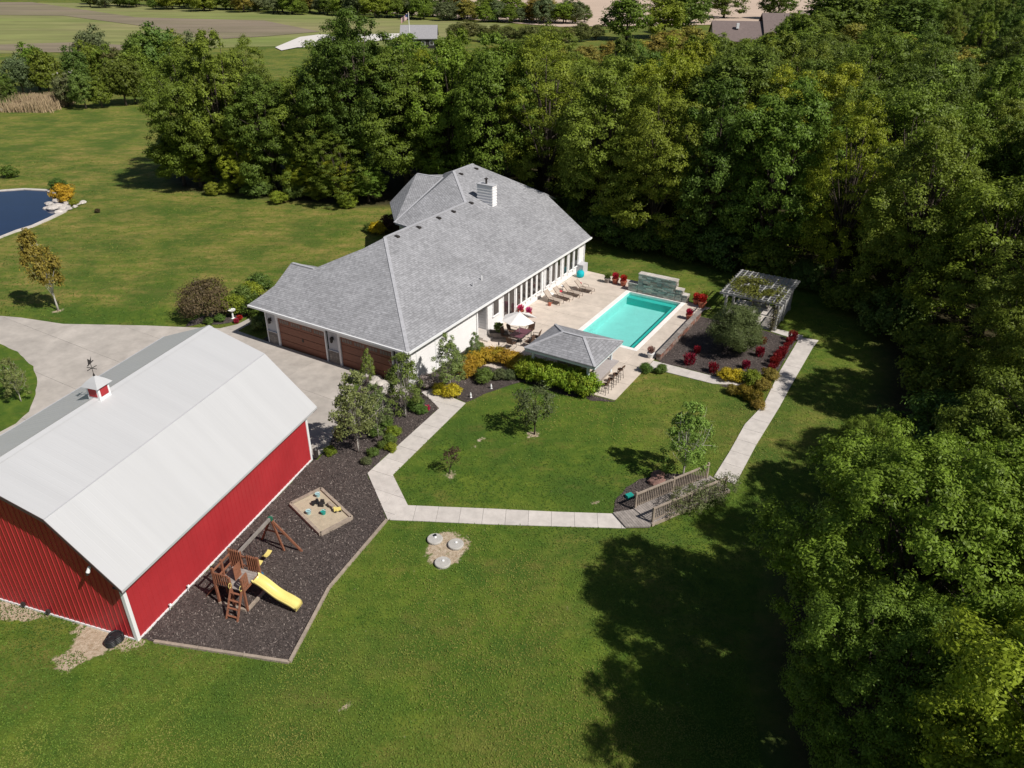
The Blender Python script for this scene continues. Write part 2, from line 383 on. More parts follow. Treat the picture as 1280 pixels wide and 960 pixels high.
    g = mixc(math_('MULTIPLY', rng(noise(.16, 5), 0, 1, .42, .6), .75), g, (.048, .102, .014))
    g = mixc(math_('MULTIPLY', rng(noise(.33, 7, (1, 1.6, 1)), 0, 1, .55, .72), .55), g, (.225, .165, .050))
    g = mixc(math_('MULTIPLY', rng(noise(22, 3), 0, 1, .55, .8), .55), g, (.19, .20, .05))
    g = mixc(math_('MULTIPLY', rng(noise(9, 3), 0, 1, .5, .78), .5), g, (.035, .065, .010))
    d = mixc(rng(noise(5, 5), 0, 1), (.30, .215, .13), (.60, .50, .385))
    dn = N.new('ShaderNodeMath'); dn.operation = 'ADD'; L.new(att('dirt'), dn.inputs[0]); L.new(rng(noise(3.2, 8), -.55, .35), dn.inputs[1])
    g = mixc(rng(dn.outputs[0], 0, 1, .22, .52), g, d)
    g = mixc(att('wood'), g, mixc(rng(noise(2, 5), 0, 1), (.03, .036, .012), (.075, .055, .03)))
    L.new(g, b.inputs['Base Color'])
    bp = N.new('ShaderNodeBump'); bp.inputs['Strength'].default_value = .9; bp.inputs['Distance'].default_value = .06; L.new(noise(16, 4), bp.inputs['Height']); L.new(bp.outputs[0], b.inputs['Normal'])
    me.materials.append(m); struct(obj('ground', me)); return m
M_GRASS = make_ground()

def sheet(name, pts, z, m, jag=None, seed=1, thick=None):
    if jag: pts = jagged(pts, jag, .5, seed)
    mb = MB()
    if thick: mb.prism([tuple(p[:2]) for p in pts], z-thick, z)
    else: mb.poly([(p[0], p[1], z) for p in pts], [tuple(range(len(pts)))])
    return mb.build(name, m)
def pxs(l): return [G(*p) for p in l]
# far fields and lanes
M_FIELDG = mat('young crop field', (.165, .215, .045), .95, .25, .12, col2=(.26, .225, .105), scale2=.02, stretch=(.25, 1, 1))
M_FIELDB = mat('tilled brown field', (.24, .185, .14), .95, .2, .1, col2=(.20, .175, .10), scale2=.03, stretch=(.2, 1, 1))
M_FIELDP = mat('bare pale field', (.52, .40, .31), .95, .08, .05)
struct(sheet('crop_field', pxs([(-300, 72), (60, 66), (175, 62), (345, 58), (420, 62), (560, 50), (640, 30), (420, 20), (300, 14), (150, 4), (-300, 2)]), .05, M_FIELDG))
struct(sheet('tilled_field', pxs([(-300, 63), (0, 56), (100, 53), (160, 57), (150, 63), (80, 66), (0, 63), (-300, 68)]), .10, M_FIELDB))
struct(sheet('tilled_field', pxs([(-300, 4), (40, 3), (170, 22), (330, 26), (400, 40), (330, 46), (260, 50), (180, 33), (80, 20), (-300, 16)]), .15, M_FIELDB))
struct(sheet('bare_field', pxs([(430, 12), (700, 34), (1300, 26), (1300, -28), (430, -28)]), .20, M_FIELDP))
struct(sheet('farm_lane', pxs([(344, 60), (375, 47), (398, 44), (440, 44), (520, 42), (520, 47), (440, 55), (395, 60), (372, 60), (352, 64)]), .25, mat('pale gravel lane', (.66, .62, .58), .9, .05, .2)))
struct(sheet('gravel_path', pxs([(-60, 141), (0, 136), (12, 133), (15, 136), (0, 139), (-60, 147)]), .03, M_CONC))

# ------------------------------------------------------------------ mulch beds
def isl(m_name, cols, sc=1):
    m = bpy.data.materials.new(m_name); m.use_nodes = True; n, l = m.node_tree.nodes, m.node_tree.links; b = n['Principled BSDF']; b.inputs['Roughness'].default_value = .9
    g = n.new('ShaderNodeNewGeometry'); rp = n.new('ShaderNodeValToRGB'); l.new(g.outputs['Random Per Island'], rp.inputs[0])
    rp.color_ramp.interpolation = 'LINEAR'
    for i, c in enumerate(cols):
        e = rp.color_ramp.elements[i] if i < 2 else rp.color_ramp.elements.new(i/(len(cols)-1))
        e.position = i/(len(cols)-1); e.color = (*c, 1)
    l.new(rp.outputs[0], b.inputs['Base Color']); return m
M_CHIP = isl('mulch chips', [(.032, .024, .021), (.08, .06, .053), (.118, .09, .08), (.062, .046, .041), (.26, .215, .19), (.046, .034, .03)])
def chips(parent_name, poly, n, z, seed, m=None, sz=(.035, .10)):
    rg = np.random.RandomState(seed); P = np.array([tuple(p[:2]) for p in poly]); lo, hi = P.min(0), P.max(0)
    c = rg.uniform(lo, hi, (n*3, 2)); c = c[inside(c[:, 0], c[:, 1], [tuple(p) for p in P])][:n]; n = len(c)
    a = rg.uniform(0, 6.283, n); l = rg.uniform(*sz, n); wd = l*rg.uniform(.25, .5, n); tz = rg.uniform(-.4, .4, n)*l
    t = np.stack([np.cos(a)*l/2, np.sin(a)*l/2, tz], 1); b = np.stack([-np.sin(a)*wd/2, np.cos(a)*wd/2, rg.uniform(-.3, .3, n)*wd], 1)
    C = np.concatenate([c, np.full((n, 1), z)+rg.uniform(.01, .05, (n, 1))], 1)
    return quads('wood_chips', np.stack([C-t-b, C+t-b, C+t+b, C-t+b], 1), rg.rand(n), m)
def quads(name, Q, rnd, m):
    n = len(Q); me = bpy.data.meshes.new(name); me.vertices.add(n*4); me.loops.add(n*4); me.polygons.add(n)
    me.vertices.foreach_set('co', Q.reshape(-1).astype(np.float32)); me.loops.foreach_set('vertex_index', np.arange(n*4, dtype=np.int32))
    me.polygons.foreach_set('loop_start', np.arange(0, n*4, 4, dtype=np.int32)); me.polygons.foreach_set('loop_total', np.full(n, 4, np.int32))
    t = me.attributes.new('rnd', 'FLOAT', 'FACE'); t.data.foreach_set('value', np.asarray(rnd, np.float32))
    me.materials.append(m or M_LEAF); me.update(); me.validate(); return me
EXCL = []
def bed(name, poly, seed, n):
    EXCL.append([q[:2] for q in poly])
    p = jagged(poly, .06, .5, seed); b = struct(sheet(name, p, .022, M_MULCH))
    o = obj('wood_chips', chips(name, p, n, .02, seed, M_CHIP), b); o['kind'] = 'stuff'
    return b
PLAYBED = [BW(.15, .06), BW(.15, .75), BW(1.05, 7.2), BW(5.6, 6.55), BW(11.2, 7.0), G(459, 592), G(548, 511.5), G(540, 500), G(500, 470), G(462, 462), G(432, 512), G(414, 551), G(411, 562), BW(15.1, .3), BW(15.0, .06)]
bed('mulch_bed', PLAYBED, 3, 30000)
HEDGEBED = pxs([(582, 503.5), (566, 497), (548, 492), (552, 484), (575, 465), (582, 453), (600, 451), (640, 452), (742, 489), (739, 495), (722, 497), (700, 493), (672, 482), (652, 478), (630, 484), (608, 492)])
bed('mulch_bed', HEDGEBED, 5, 2500)
REDBED = [HW(*p) for p in [(27.75, 13.1), (32.5, 13.15), (33.5, 13.6), (36.0, 15.0), (35.95, 22.3), (33.6, 22.9), (27.75, 22.9)]]
bed('mulch_bed', REDBED, 6, 5200)
bed('mulch_bed', pxs([(768, 641), (770, 624), (782, 610), (800, 600), (820, 594), (850, 592), (884, 596), (887, 602), (840, 614), (800, 632), (792, 640)]), 8, 1500)
bed('mulch_bed', [HW(*p) for p in [(32.9, 11.9), (33.7, 11.9), (35.3, 12.2), (36.0, 13.2), (36.0, 14.9), (34.6, 13.6)]], 9, 500)
bed('mulch_bed', pxs([(232, 409), (250, 405), (275, 406), (296, 401), (312, 394), (330, 372), (322, 362), (296, 372), (262, 392), (236, 402)]), 10, 500)
bed('mulch_bed', [HW(*p) for p in [(-.9, .1), (-.05, -.05), (-.05, 1.6), (-.9, 1.6)]], 12, 200)
bed('mulch_bed', [HW(*p) for p in [(14.08, .2), (15.4, -.6), (15.6, 3.2), (14.9, 5.4), (14.6, 8.2), (14.08, 8.4)]], 13, 400)
bed('mulch_bed', [HW(*p) for p in [(26.0, 5.1), (27.4, 5.85), (25.3, 5.85), (24.4, 5.6)]], 14, 150)

# ------------------------------------------------------------------ paving
def paving(name, polys, frame_o, rz, cell, org, m, z=.055, base=.03):
    """polys given in world; slabs laid out in a frame at frame_o turned by rz"""
    EXCL.extend([[q[:2] for q in poly] for poly in polys])
    ca, sa = math.cos(-rz), math.sin(-rz)
    loc = [[((p[0]-frame_o[0])*ca-(p[1]-frame_o[1])*sa, (p[0]-frame_o[0])*sa+(p[1]-frame_o[1])*ca) for p in poly] for poly in polys]
    mb = MB()
    for poly in loc: mb.poly([(p[0], p[1], base) for p in poly], [tuple(range(len(poly)))])
    o = struct(mb.build(name, M_JOINT)); o.location = (frame_o[0], frame_o[1], 0); o.rotation_euler = (0, 0, rz)
    slabs(o, loc, cell, org, base-.012, z, m)
    return o
DRIVE = pxs([(-160, 382), (26, 397.5), (79, 405.5), (184, 407.5), (244, 410), (275, 411), (297, 406), (312.5, 398), (319, 402), (297, 414), (311, 419), (336.5, 428.2)])+[HW(7.1, -.02), HW(13.9, -.02), HW(14.6, -.9), HW(14.2, -1.8)]+pxs([(488, 478), (470, 470), (450, 466), (437, 495), (424, 527), (414, 551), (410, 562), (391.5, 574)])+[BW(14.5, -.5), BW(7, -6), BW(-.2, -12.3), BW(-2, -26), BW(10, -34)]
paving('driveway', [DRIVE], H0, ROT_H, (4.3, 4.2), (1.1, -.02), M_DRIVE, .05)
a, b = G(485, 650.5), G(782, 661)
paving('sidewalk', [pxs([(485, 650.5), (510, 632.5), (610, 636.5), (695, 640.5), (766, 642.8), (782, 661), (610, 656), (525, 652)])], a, math.atan2(b.y-a.y, b.x-a.x), (1.27, 3), (.1, -1), M_CONC)
a, b = G(459.5, 591), G(549, 511)
paving('sidewalk', [pxs([(485, 650.5), (459.5, 592), (549, 511), (538, 500), (527, 491), (541, 486), (556, 492), (566, 498), (582, 504.5), (491, 594), (510, 632.5)])], a, math.atan2(b.y-a.y, b.x-a.x), (1.45, 3.2), (.3, -2.6), M_CONC, .053)
a, b = G(892, 596), G(999.5, 425)
paving('sidewalk', [pxs([(892, 597), (912, 565), (931, 531), (954, 507), (974.5, 465), (1000, 422), (1023, 426), (1016, 435), (989, 482), (975, 508), (945, 557), (919, 606)])], a, math.atan2(b.y-a.y, b.x-a.x), (1.5, 4), (.2, -3), M_CONC)
paving('sidewalk', [[HW(*p) for p in [(33.7, 23.0), (36.2, 22.45), (36.2, 23.6), (33.8, 23.75)]]], HW(33.7, 23), ROT_H, (1.5, 3), (0, -1), M_CONC, .05, .028)
paving('sidewalk', [[HW(*p) for p in [(27.4, 11.75), (32.4, 11.9), (33.9, 12.55), (34.9, 13.3), (34.2, 13.9), (33.2, 13.45), (32.3, 13.0), (27.4, 13.0)]]], HW(27.4, 11.7), ROT_H, (1.5, 3), (0, -.5), M_CONC, .052, .028)
u0, u1, v0, v1 = POOL
cw = .35
paving('patio', [[HW(*p) for p in q] for q in (
    [(14.02, 9.0), (14.4, 8.4), (15.0, 5.5), (18.0, 5.6), (u0-cw, 5.7), (u0-cw, 27.4), (16.5, 27.33), (14.1, 27.45), (14.02, 10.4)],
    [(u0-cw, 5.7), (27.36, 6.0), (27.36, v0-cw), (u0-cw, v0-cw)],
    [(u1+cw, v0-cw), (27.45, v0-cw), (27.6, 24.4), (28.0, 25.0), (u1+cw, 25.3)])], HW(14, 5.5), ROT_H, (2.9, 2.9), (.1, .1), M_PATIO, .06)
paving('patio', [[HW(*p) for p in [(29.4, 23.2), (33.9, 23.2), (33.9, 28.3), (29.4, 28.3)]]], HW(29.4, 23.2), ROT_H, (1.5, 1.7), (0, 0), M_CONC, .06)
ISL = jagged([p[:2] for p in pxs([(-60, 424), (0, 431), (22, 441), (41, 459), (47, 478), (44, 498), (36, 515), (20, 530), (0, 541), (-60, 562)])], .05, .6, 4)
struct(sheet('lawn_island', ISL, .085, M_GRASS, thick=.08))
# timber edging round the play bed
te = thing('timber_edging', 'weathered timber edging along the lawn side of the playground mulch', 'edging', BW(0, 0), ROT_B)
def timbers(pts, root, inv):
    for i in range(len(pts)-1):
        a, b = Vector(inv(pts[i])+(.06,)), Vector(inv(pts[i+1])+(.06,)); a.y, b.y = -a.y, -b.y
        n = max(1, round((b-a).length/2.4))
        for k in range(n):
            MB().bar(a.lerp(b, k/n+.002), a.lerp(b, (k+1)/n-.002), .14, .13).build('timber', M_TIMBER, root)
timbers([BW(.15, .75), BW(1.05, 7.2), BW(5.6, 6.55), BW(11.2, 6.95)], te, PQ)

# ------------------------------------------------------------------ barn
def make_barn():
    L_, W_ = 15.02, 12.1
    r = thing('barn', 'red metal barn with white gambrel roof and cupola beside the driveway', 'barn', C0, ROT_B)
    zw = 3.75
    def prof(y):      # roof underside height over y (0 long wall on the playground side)
        y = min(y, W_-y); return 4.16+(y/2.5)*2.4 if y < 2.5 else 6.56+(y-2.5)/3.55*1.26
    # walls
    MB().box(.0, L_, .0, .12, 0, zw+.3).build('wall', M_BARNR, r); MB().box(0, L_, W_-.12, W_, 0, zw+.3).build('wall', M_BARNR, r)
    for x0 in (0, L_-.12):
        pts = [(0.121, 0), (W_-.121, 0), (W_-.121, prof(.121)), (W_-2.5, 6.56), (W_/2, 7.82), (2.5, 6.56), (.121, prof(.121))]
        n = len(pts); MB().poly([(x0, y, z) for y, z in pts]+[(x0+.12, y, z) for y, z in pts],
            [tuple(range(n)), tuple(range(n, 2*n))[::-1]]+[(i, n+i, n+(i+1) % n, (i+1) % n) for i in range(n)]).build('wall', M_BARNR, r)
    rb = MB(); k = .18
    while k < W_:
        rb.poly([(-.001, k-.03, .1), (-.026, k-.012, .1), (-.026, k+.012, .1), (-.001, k+.03, .1)]+[(-.001, k-.03, prof(k)-.05), (-.026, k-.012, prof(k)-.05), (-.026, k+.012, prof(k)-.05), (-.001, k+.03, prof(k)-.05)],
                [(0, 4, 5, 1), (1, 5, 6, 2), (2, 6, 7, 3)]); k += .305
    rb.build('gable_ribs', M_BARNR, r)
    rb = MB(); k = .2
    while k < L_:
        rb.poly([(k-.03, -.001, .1), (k-.012, -.022, .1), (k+.012, -.022, .1), (k+.03, -.001, .1), (k-.03, -.001, zw), (k-.012, -.022, zw), (k+.012, -.022, zw), (k+.03, -.001, zw)],
                [(0, 1, 5, 4), (1, 2, 6, 5), (2, 3, 7, 6)]); k += .305
    rb.build('side_ribs', M_BARNR, r)
    for x, y in ((-.04, -.04), (L_-.14, -.04), (-.04, W_-.14), (L_-.14, W_-.14)):
        MB().box(x, x+.18, y, y+.18, 0, zw+.2).build('corner_trim', M_WHITE, r)
    b = MB().box(.15, L_-.15, -.045, -.002, 0, .11).build('base_trim', M_WHITE, r)
    MB().box(-.045, -.002, .15, W_-.15, 0, .11).build('base_trim', M_WHITE, r)
    # roof: four pitched panels with ribs
    ys = [(-.57, 3.65), (2.5, 6.72), (6.05, 8.0), (W_-2.5, 6.72), (W_+.57, 3.65)]
    x0, x1 = -.45, L_+.45; RIB = (.003, .003, .007, .007)
    for i in range(4):
        (ya, za), (yb, zb) = ys[i], ys[i+1]; t = .13
        rp = MB().poly([(x0, ya, za), (x1, ya, za), (x1, yb, zb), (x0, yb, zb), (x0, ya, za-t), (x1, ya, za-t), (x1, yb, zb-t), (x0, yb, zb-t)],
                       [(0, 1, 2, 3), (7, 6, 5, 4), (0, 4, 5, 1), (1, 5, 6, 2), (2, 6, 7, 3), (3, 7, 4, 0)]).build('roof_panel', M_BARNW, r)
        rb = MB(); k = x0+.15; dy, dz = (yb-ya), (zb-za); ln = math.hypot(dy, dz); ny, nz = -dz/ln*RIB[i], dy/ln*RIB[i]
        while k < x1:
            rb.poly([(k-.02, ya, za), (k, ya+ny, za+nz), (k+.02, ya, za), (k-.02, yb, zb), (k, yb+ny, zb+nz), (k+.02, yb, zb)], [(0, 1, 4, 3), (1, 2, 5, 4)]); k += .305
        rb.build('roof_ribs', M_BARNW, rp)
        # brown soffit boards under the gable overhang
        for xa, xb in ((x0+.02, -.03), (L_+.03, x1-.02)):
            MB().poly([(xa, ya+.02, za-t-.01), (xb, ya+.02, za-t-.01), (xb, yb, zb-t-.01), (xa, yb, zb-t-.01), (xa, ya+.02, za-t-.05), (xb, ya+.02, za-t-.05), (xb, yb, zb-t-.05), (xa, yb, zb-t-.05)],
                      [(0, 1, 2, 3), (7, 6, 5, 4), (0, 4, 5, 1), (2, 6, 7, 3), (1, 5, 6, 2), (3, 7, 4, 0)]).build('soffit', M_SOFFIT, r)
        xa = x0-.03
        MB().poly([(xa, ya, za+.02), (x0-.002, ya, za+.02), (x0-.002, yb, zb+.02), (xa, yb, zb+.02), (xa, ya, za-t-.03), (x0-.002, ya, za-t-.03), (x0-.002, yb, zb-t-.03), (xa, yb, zb-t-.03)],
                  [(0, 1, 2, 3), (7, 6, 5, 4), (0, 4, 5, 1), (2, 6, 7, 3), (1, 5, 6, 2), (3, 7, 4, 0)]).build('fascia', M_SOFFIT, r)
    MB().box(x0+.05, x1-.05, -.50, .0, 3.57, 3.61).build('soffit', M_SOFFIT, r)
    MB().poly([(x0, 5.8, 7.935), (x1, 5.8, 7.935), (x1, 6.05, 8.03), (x0, 6.05, 8.03), (x0, 6.3, 7.935), (x1, 6.3, 7.935)], [(0, 1, 2, 3), (3, 2, 5, 4)]).build('ridge_cap', M_BARNW, r)
    for yk in (2.5, W_-2.5):
        MB().box(x0, x1, yk-.025, yk+.025, 6.70, 6.728).build('kink_shade_strip', M_GREYSHADE, r)  # grey strip whose tone stands for the shadow line along the kink
    # cupola
    cx, cy, h = 6.9, 6.05, .36
    c = MB().box(cx-h, cx+h, cy-h, cy+h, 7.7, 8.62).build('cupola', M_WHITE, r)
    for s in (1, -1):
        MB().box(cx-h+.12, cx+h-.12, cy+s*h-.02, cy+s*h+.02, 8.08, 8.54).build('louvre', M_BARNR, c)
        MB().box(cx+s*h-.02, cx+s*h+.02, cy-h+.12, cy+h-.12, 8.08, 8.54).build('louvre', M_BARNR, c)
    e = h+.15
    MB().poly([(cx-e, cy-e, 8.621), (cx+e, cy-e, 8.621), (cx+e, cy+e, 8.621), (cx-e, cy+e, 8.621), (cx-.3, cy-.3, 8.86), (cx+.3, cy-.3, 8.86), (cx+.3, cy+.3, 8.86), (cx-.3, cy+.3, 8.86), (cx, cy, 9.12)],
              [(3, 2, 1, 0), (0, 1, 5, 4), (1, 2, 6, 5), (2, 3, 7, 6), (3, 0, 4, 7), (4, 5, 8), (5, 6, 8), (6, 7, 8), (7, 4, 8)]).build('cupola_roof', M_BARNW, c)
    wv = MB().tube([(cx, cy, 9.08), (cx, cy, 9.95)], .014, 6)
    wv.bar((cx-.3, cy, 9.5), (cx+.3, cy, 9.5), .025); wv.bar((cx, cy-.3, 9.5), (cx, cy+.3, 9.5), .025)
    wv.bar((cx-.28, cy-.1, 9.78), (cx+.28, cy+.1, 9.78), .04, .03); wv.poly([(cx-.22, cy-.08, 9.8), (cx+.1, cy+.04, 9.8), (cx+.2, cy+.08, 10.05), (cx+.02, cy, 9.93), (cx-.15, cy-.05, 10.1)], [(0, 1, 2, 3, 4), (4, 3, 2, 1, 0)])
    wv.lathe([(.06, 9.08), (.03, 9.2)], 8, (cx, cy)); wv.build('weathervane', M_DARK, c)
    # flood lamp under the rake and small lights at the wall foot
    lm = MB().tube([(-.02, 1.0, 4.35), (-.3, 1.0, 4.42)], .035, 8).build('flood_lamp', M_DARK, r)
    MB().tube([(-.3, 1.0, 4.46), (-.42, 1.06, 4.2)], [.06, .085], 10).build('lamp_head', M_WHITE, lm); MB().tube([(-.423, 1.062, 4.19), (-.47, 1.085, 4.08)], [.085, .06], 10).build('lamp_lens', M_DARK, lm)
    for x, y in ((3.3, -.12), (2.0, -.12)):
        lm = MB().tube([(x, y, 0), (x, y, .38), (x, y-.1, .42)], .018, 6).build('foot_light', M_WHITE, r)
        MB().lathe([(.07, .38), (.02, .46)], 8, (x, y-.1)).build('lamp_head', M_WHITE, lm)
    for y in (4.9, 6.4):
        MB().box(-.16, -.03, y, y+.16, .22, .4).build('outlet_box', M_DARK, r)
    MB().lathe([(.02, .15), (.16, .18), (.16, .75), (.05, .85)], 10, (L_+.1, -.25)).build('downspout_barrel', M_DARK, r)
make_barn()
for k, (px, py, rr) in enumerate(((146, 800, .30), (140, 806, .22))):
    p = G(px, py); t = thing('drain_coil', ['large black coil of drain pipe at the foot of the barn gable', 'smaller black coil of drain pipe lying before the larger coil'][k], 'pipe coil', p)
    for j in range(4): MB().tube([(rr*math.cos(a), rr*math.sin(a)*.95, .05+.085*j) for a in np.linspace(0, 6.2, 20)], .05, 6).build('coil_loop', M_BLACKP, t, True)
    MB().lathe([(rr*.86, .03), (rr*.86, .3), (rr*.5, .34)], 14).build('coil_core', M_BLACKP, t)

# ------------------------------------------------------------------ house
HOUSE = thing('house', 'white ranch house with grey shingle hip roof beside the pool patio', 'house', H0, ROT_H)
def roof_plane(name, pts, m, parent, t=.16, up=None):
    """slab from an outline of roof points; uv: x along the level line, y up the slope"""
    P = [Vector(p) for p in pts]; n = Vector((0, 0, 0))
    for i in range(len(P)): n += (P[i]-P[0]).cross(P[(i+1) % len(P)]-P[0])
    if n.z < 0: P = P[::-1]; n = -n
    n.normalize(); e = Vector((-n.y, n.x, 0)); e = e.normalized() if e.length > 1e-4 else Vector((1, 0, 0)); s = n.cross(e)
    k = len(P); me = bpy.data.meshes.new(name)
    me.from_pydata([tuple(p) for p in P]+[(p.x, p.y, p.z-t) for p in P], [], [tuple(range(k)), tuple(range(k, 2*k))[::-1]]+[(i, k+i, k+(i+1) % k, (i+1) % k) for i in range(k)])
    uvl = me.uv_layers.new(name='UVMap'); vs = me.vertices
    for li, lp in enumerate(me.loops): q = vs[lp.vertex_index].co; uvl.data[li].uv = (q.dot(e), q.dot(s))
    me.materials.append(m); me.update(); return obj(name, me, parent)
def siding(name, p, q, z0, z1, m, parent, nrm, pitch=.2, back=.12):
    """lap siding: a saw-tooth wall from p to q (2D) facing nrm"""
    p, q, nrm = Vector(p), Vector(q), Vector(nrm); mb = MB(); z = z0
    while z < z1-.01:
        zt = min(z+pitch, z1); a = [(p+nrm*.022, z), (p+nrm*.004, zt), (p-nrm*back, zt), (p-nrm*back, z)]; d = q-p
        mb.poly([(x.x, x.y, zz) for x, zz in a]+[(x.x+d.x, x.y+d.y, zz) for x, zz in a], [(0, 4, 5, 1), (3, 2, 6, 7), (0, 3, 7, 4), (0, 1, 2, 3), (4, 7, 6, 5)]); z += pitch
    return mb.build(name, m, parent)
def make_house(r):
    e = 3.2; s = .316
    rp = lambda nm, pts, m=M_SHINGLE: roof_plane(nm, pts, m, r)
    pz = lambda u: e+s*(14.5-u)
    # pool-side plane, front plane, left planes
    rp('roof_slope', [(14.5, -.5, e), (14.5, 28.3, e), (7.24, 32.2, pz(7.24)), (-.42, 30.3, pz(-.42)), (-.42, 26.75, pz(-.42)), (4.05, 22.2, pz(4.05)), (4.05, 10.2, pz(4.05))])
    fz = lambda v: e+(pz(4.05)-e)*(v+.5)/10.7
    rp('roof_slope', [(14.5, -.5, e), (4.05, 10.2, pz(4.05)), (3.2, 8.3, fz(8.3)), (.91, 4.86, fz(4.86)), (-1.62, 4.86, fz(4.86)), (-.8, 2.05, fz(2.05)), (-.9, .98, fz(.98)), (-1.18, -.5, e)])
    zr = pz(4.05); zg = fz(4.86)
    rp('roof_slope', [(-1.62, 4.86, zg), (.91, 4.86, zg), (2.2, 6.9, zg-.85), (-1.2, 6.9, zg-.85)])
    rp('roof_slope', [(.91, 4.86, zg), (3.2, 8.3, fz(8.3)), (4.05, 10.2, zr), (4.05, 22.2, zr), (-.9, 22.2, 3.7), (-.9, 11.2, 3.7), (1.3, 8.6, 5.0)])
    # wing behind
    wz = lambda v: 6.52+.283*(v-22.2); zt = pz(-.42)
    rp('roof_slope', [(4.05, 22.2, zr), (-.42, 26.75, zt), (-2.9, 28.3, 6.55), (-.62, 17.2, wz(17.2)), (1.9, 16.9, wz(16.9)), (4.05, 20.6, wz(20.6))])
    rp('roof_slope', [(-.42, 26.75, zt), (-.42, 30.3, zt), (-5, 31.5, 6.1), (-2.9, 28.3, 6.55)])
    rp('roof_slope', [(-2.9, 28.3, 6.55), (-6.4, 28.3, 6.55), (-6.6, 25.6, 4.75), (-6.35, 23.5, 4.6), (-4.8, 21.8, 4.6), (-.62, 17.2, wz(17.2))])
    rp('roof_slope', [(-2.9, 28.3, 6.55), (-5, 31.5, 6.1), (-6.4, 32, 5.2), (-6.4, 28.3, 6.55)])
    rp('roof_slope', [(-.42, 30.3, zt), (7.24, 32.2, pz(7.24)), (7.0, 35.0, 4.3), (-5, 35.0, 4.3), (-5, 31.5, 6.1)])
    # ridge and hip caps
    for a, b in (((4.05, 10.2, zr), (4.05, 22.2, zr)), ((14.45, -.45, e), (4.05, 10.2, zr)), ((4.05, 22.2, zr), (-.42, 26.75, zt)), ((-.42, 26.75, zt), (-.42, 30.3, zt)), ((-1.5, 4.86, zg), (.91, 4.86, zg)), ((-2.9, 28.3, 6.55), (-6.3, 28.3, 6.55)), ((-2.9, 28.3, 6.55), (-.62, 17.2, wz(17.2)))):
        MB().bar(Vector(a)+Vector((0, 0, .01)), Vector(b)+Vector((0, 0, .01)), .26, .05).build('ridge_cap', M_RIDGE, r)
    # walls; front, alcove and rear wing have their shade painted in as grey
    siding('wall', (14, -.0), (14, 9.0), 0, 3.16, M_WALLW, r, (1, 0))
    siding('wall', (14, 10.4), (14, 28.0), 0, 3.16, M_WALLW, r, (1, 0), .4)
    siding('wall', (12.7, 8.88), (12.7, 10.4), 0, 3.3, M_GREYSHADE, r, (1, 0))
    siding('wall', (12.82, 10.4), (13.88, 10.4), 0, 3.16, M_GREYSHADE, r, (0, -1), .24)
    MB().box(12.82, 14.0, 8.86, 8.98, 0, 3.16).build('wall', M_WALLW, r)
    for a, b in ((0.02, 1.1), (6.5, 7.5), (12.9, 13.86)):
        siding('wall', (a, 0), (b, 0), 1.15, 3.16, M_GREYSHADE, r, (0, -1))
        st = MB()
        MB().box(a, b, -.03, .1, 0, 1.1).build('stone_base', M_JOINT, r)
        z = 0
        while z < 1.09:       # ledgestone courses
            x = a+.01; hh = random.uniform(.12, .2); hh = min(hh, 1.1-z)
            while x < b-.05:
                w_ = min(random.uniform(.18, .42), b-.01-x); MB().box(x, x+w_-.012, -.07-random.uniform(0, .03), -.03, z, z+hh-.012).build('stone', M_STONEV, r); x += w_
            z += hh
        MB().box(a, b, -.12, -.002, 1.102, 1.16).build('stone_cap', M_GREYSHADE, r)
    MB().box(1.1, 12.9, .0, .12, 2.72, 3.16).build('wall', M_GREYSHADE, r)
    MB().box(0, .12, .13, 9, 0, 3.2).build('wall', M_WALLW, r)
    MB().box(.12, 3.6, 20.6, 20.72, 0, 5.2).build('wall', M_GREYSHADE, r)
    MB().bar((-.3, 18.1, 2.2), (-4.3, 22.4, 2.2), .12, 4.4).build('wall', M_GREYSHADE, r); MB().bar((-4.35, 22.5, 2.2), (-5.6, 24.4, 2.2), .12, 4.4).build('wall', M_GREYSHADE, r); MB().box(-5.7, -5.58, 24.5, 31.5, 0, 4.5).build('wall', M_GREYSHADE, r)
    MB().box(-.2, 3.4, 17.9, 18.0, 0, 5.1).build('wall', M_GREYSHADE, r)
    MB().box(1, 1.12, 9, 20.6, 0, 3.9).build('wall', M_GREYSHADE, r)
    MB().box(1, 13.9, 28.02, 28.14, 0, 3.1).build('wall', M_WALLW, r); MB().box(1, 7, 33.9, 34.02, 0, 4.2).build('wall', M_WALLW, r)
    MB().box(6.6, 6.72, 28.2, 33.9, 0, 4.5).build('wall', M_WALLW, r)
    # garage doors
    for a in (1.28, 7.68):
        b = a+4.88
        d = MB().box(a, b, .10, .16, 0, 2.5).build('garage_door', M_WOODD, r)
        for k in range(4):
            MB().box(a+.01, b-.01, .06, .098, .02+k*.62, .60+k*.62).build('door_section', M_WOODD, d)
        pn = MB()
        for k in range(4):
            for q in range(4):
                x = a+.16+k*1.2+q*.25; pn.box(x, x+.19, .045, .059, 2.06, 2.34)
        pn.build('window_panes', mat_pane, d)['kind'] = 'stuff'
        for k in range(4): MB().box(a+.13+k*1.2, a+1.12+k*1.2, .048, .0585, 2.0, 2.05).build('pane_rail', M_WOODD, d)
        MB().box(a+2.36, a+2.52, .035, .059, .95, 1.2).build('handle', M_DARK, d)
        f = MB().box(a-.2, a-.002, -.05, .09, 0, 2.72).build('door_frame', M_WHITE, r)
        MB().box(b+.002, b+.14, -.05, .09, 0, 2.72).build('door_frame', M_WHITE, r); MB().box(a, b, -.05, .09, 2.503, 2.70).build('door_frame', M_WHITE, r)
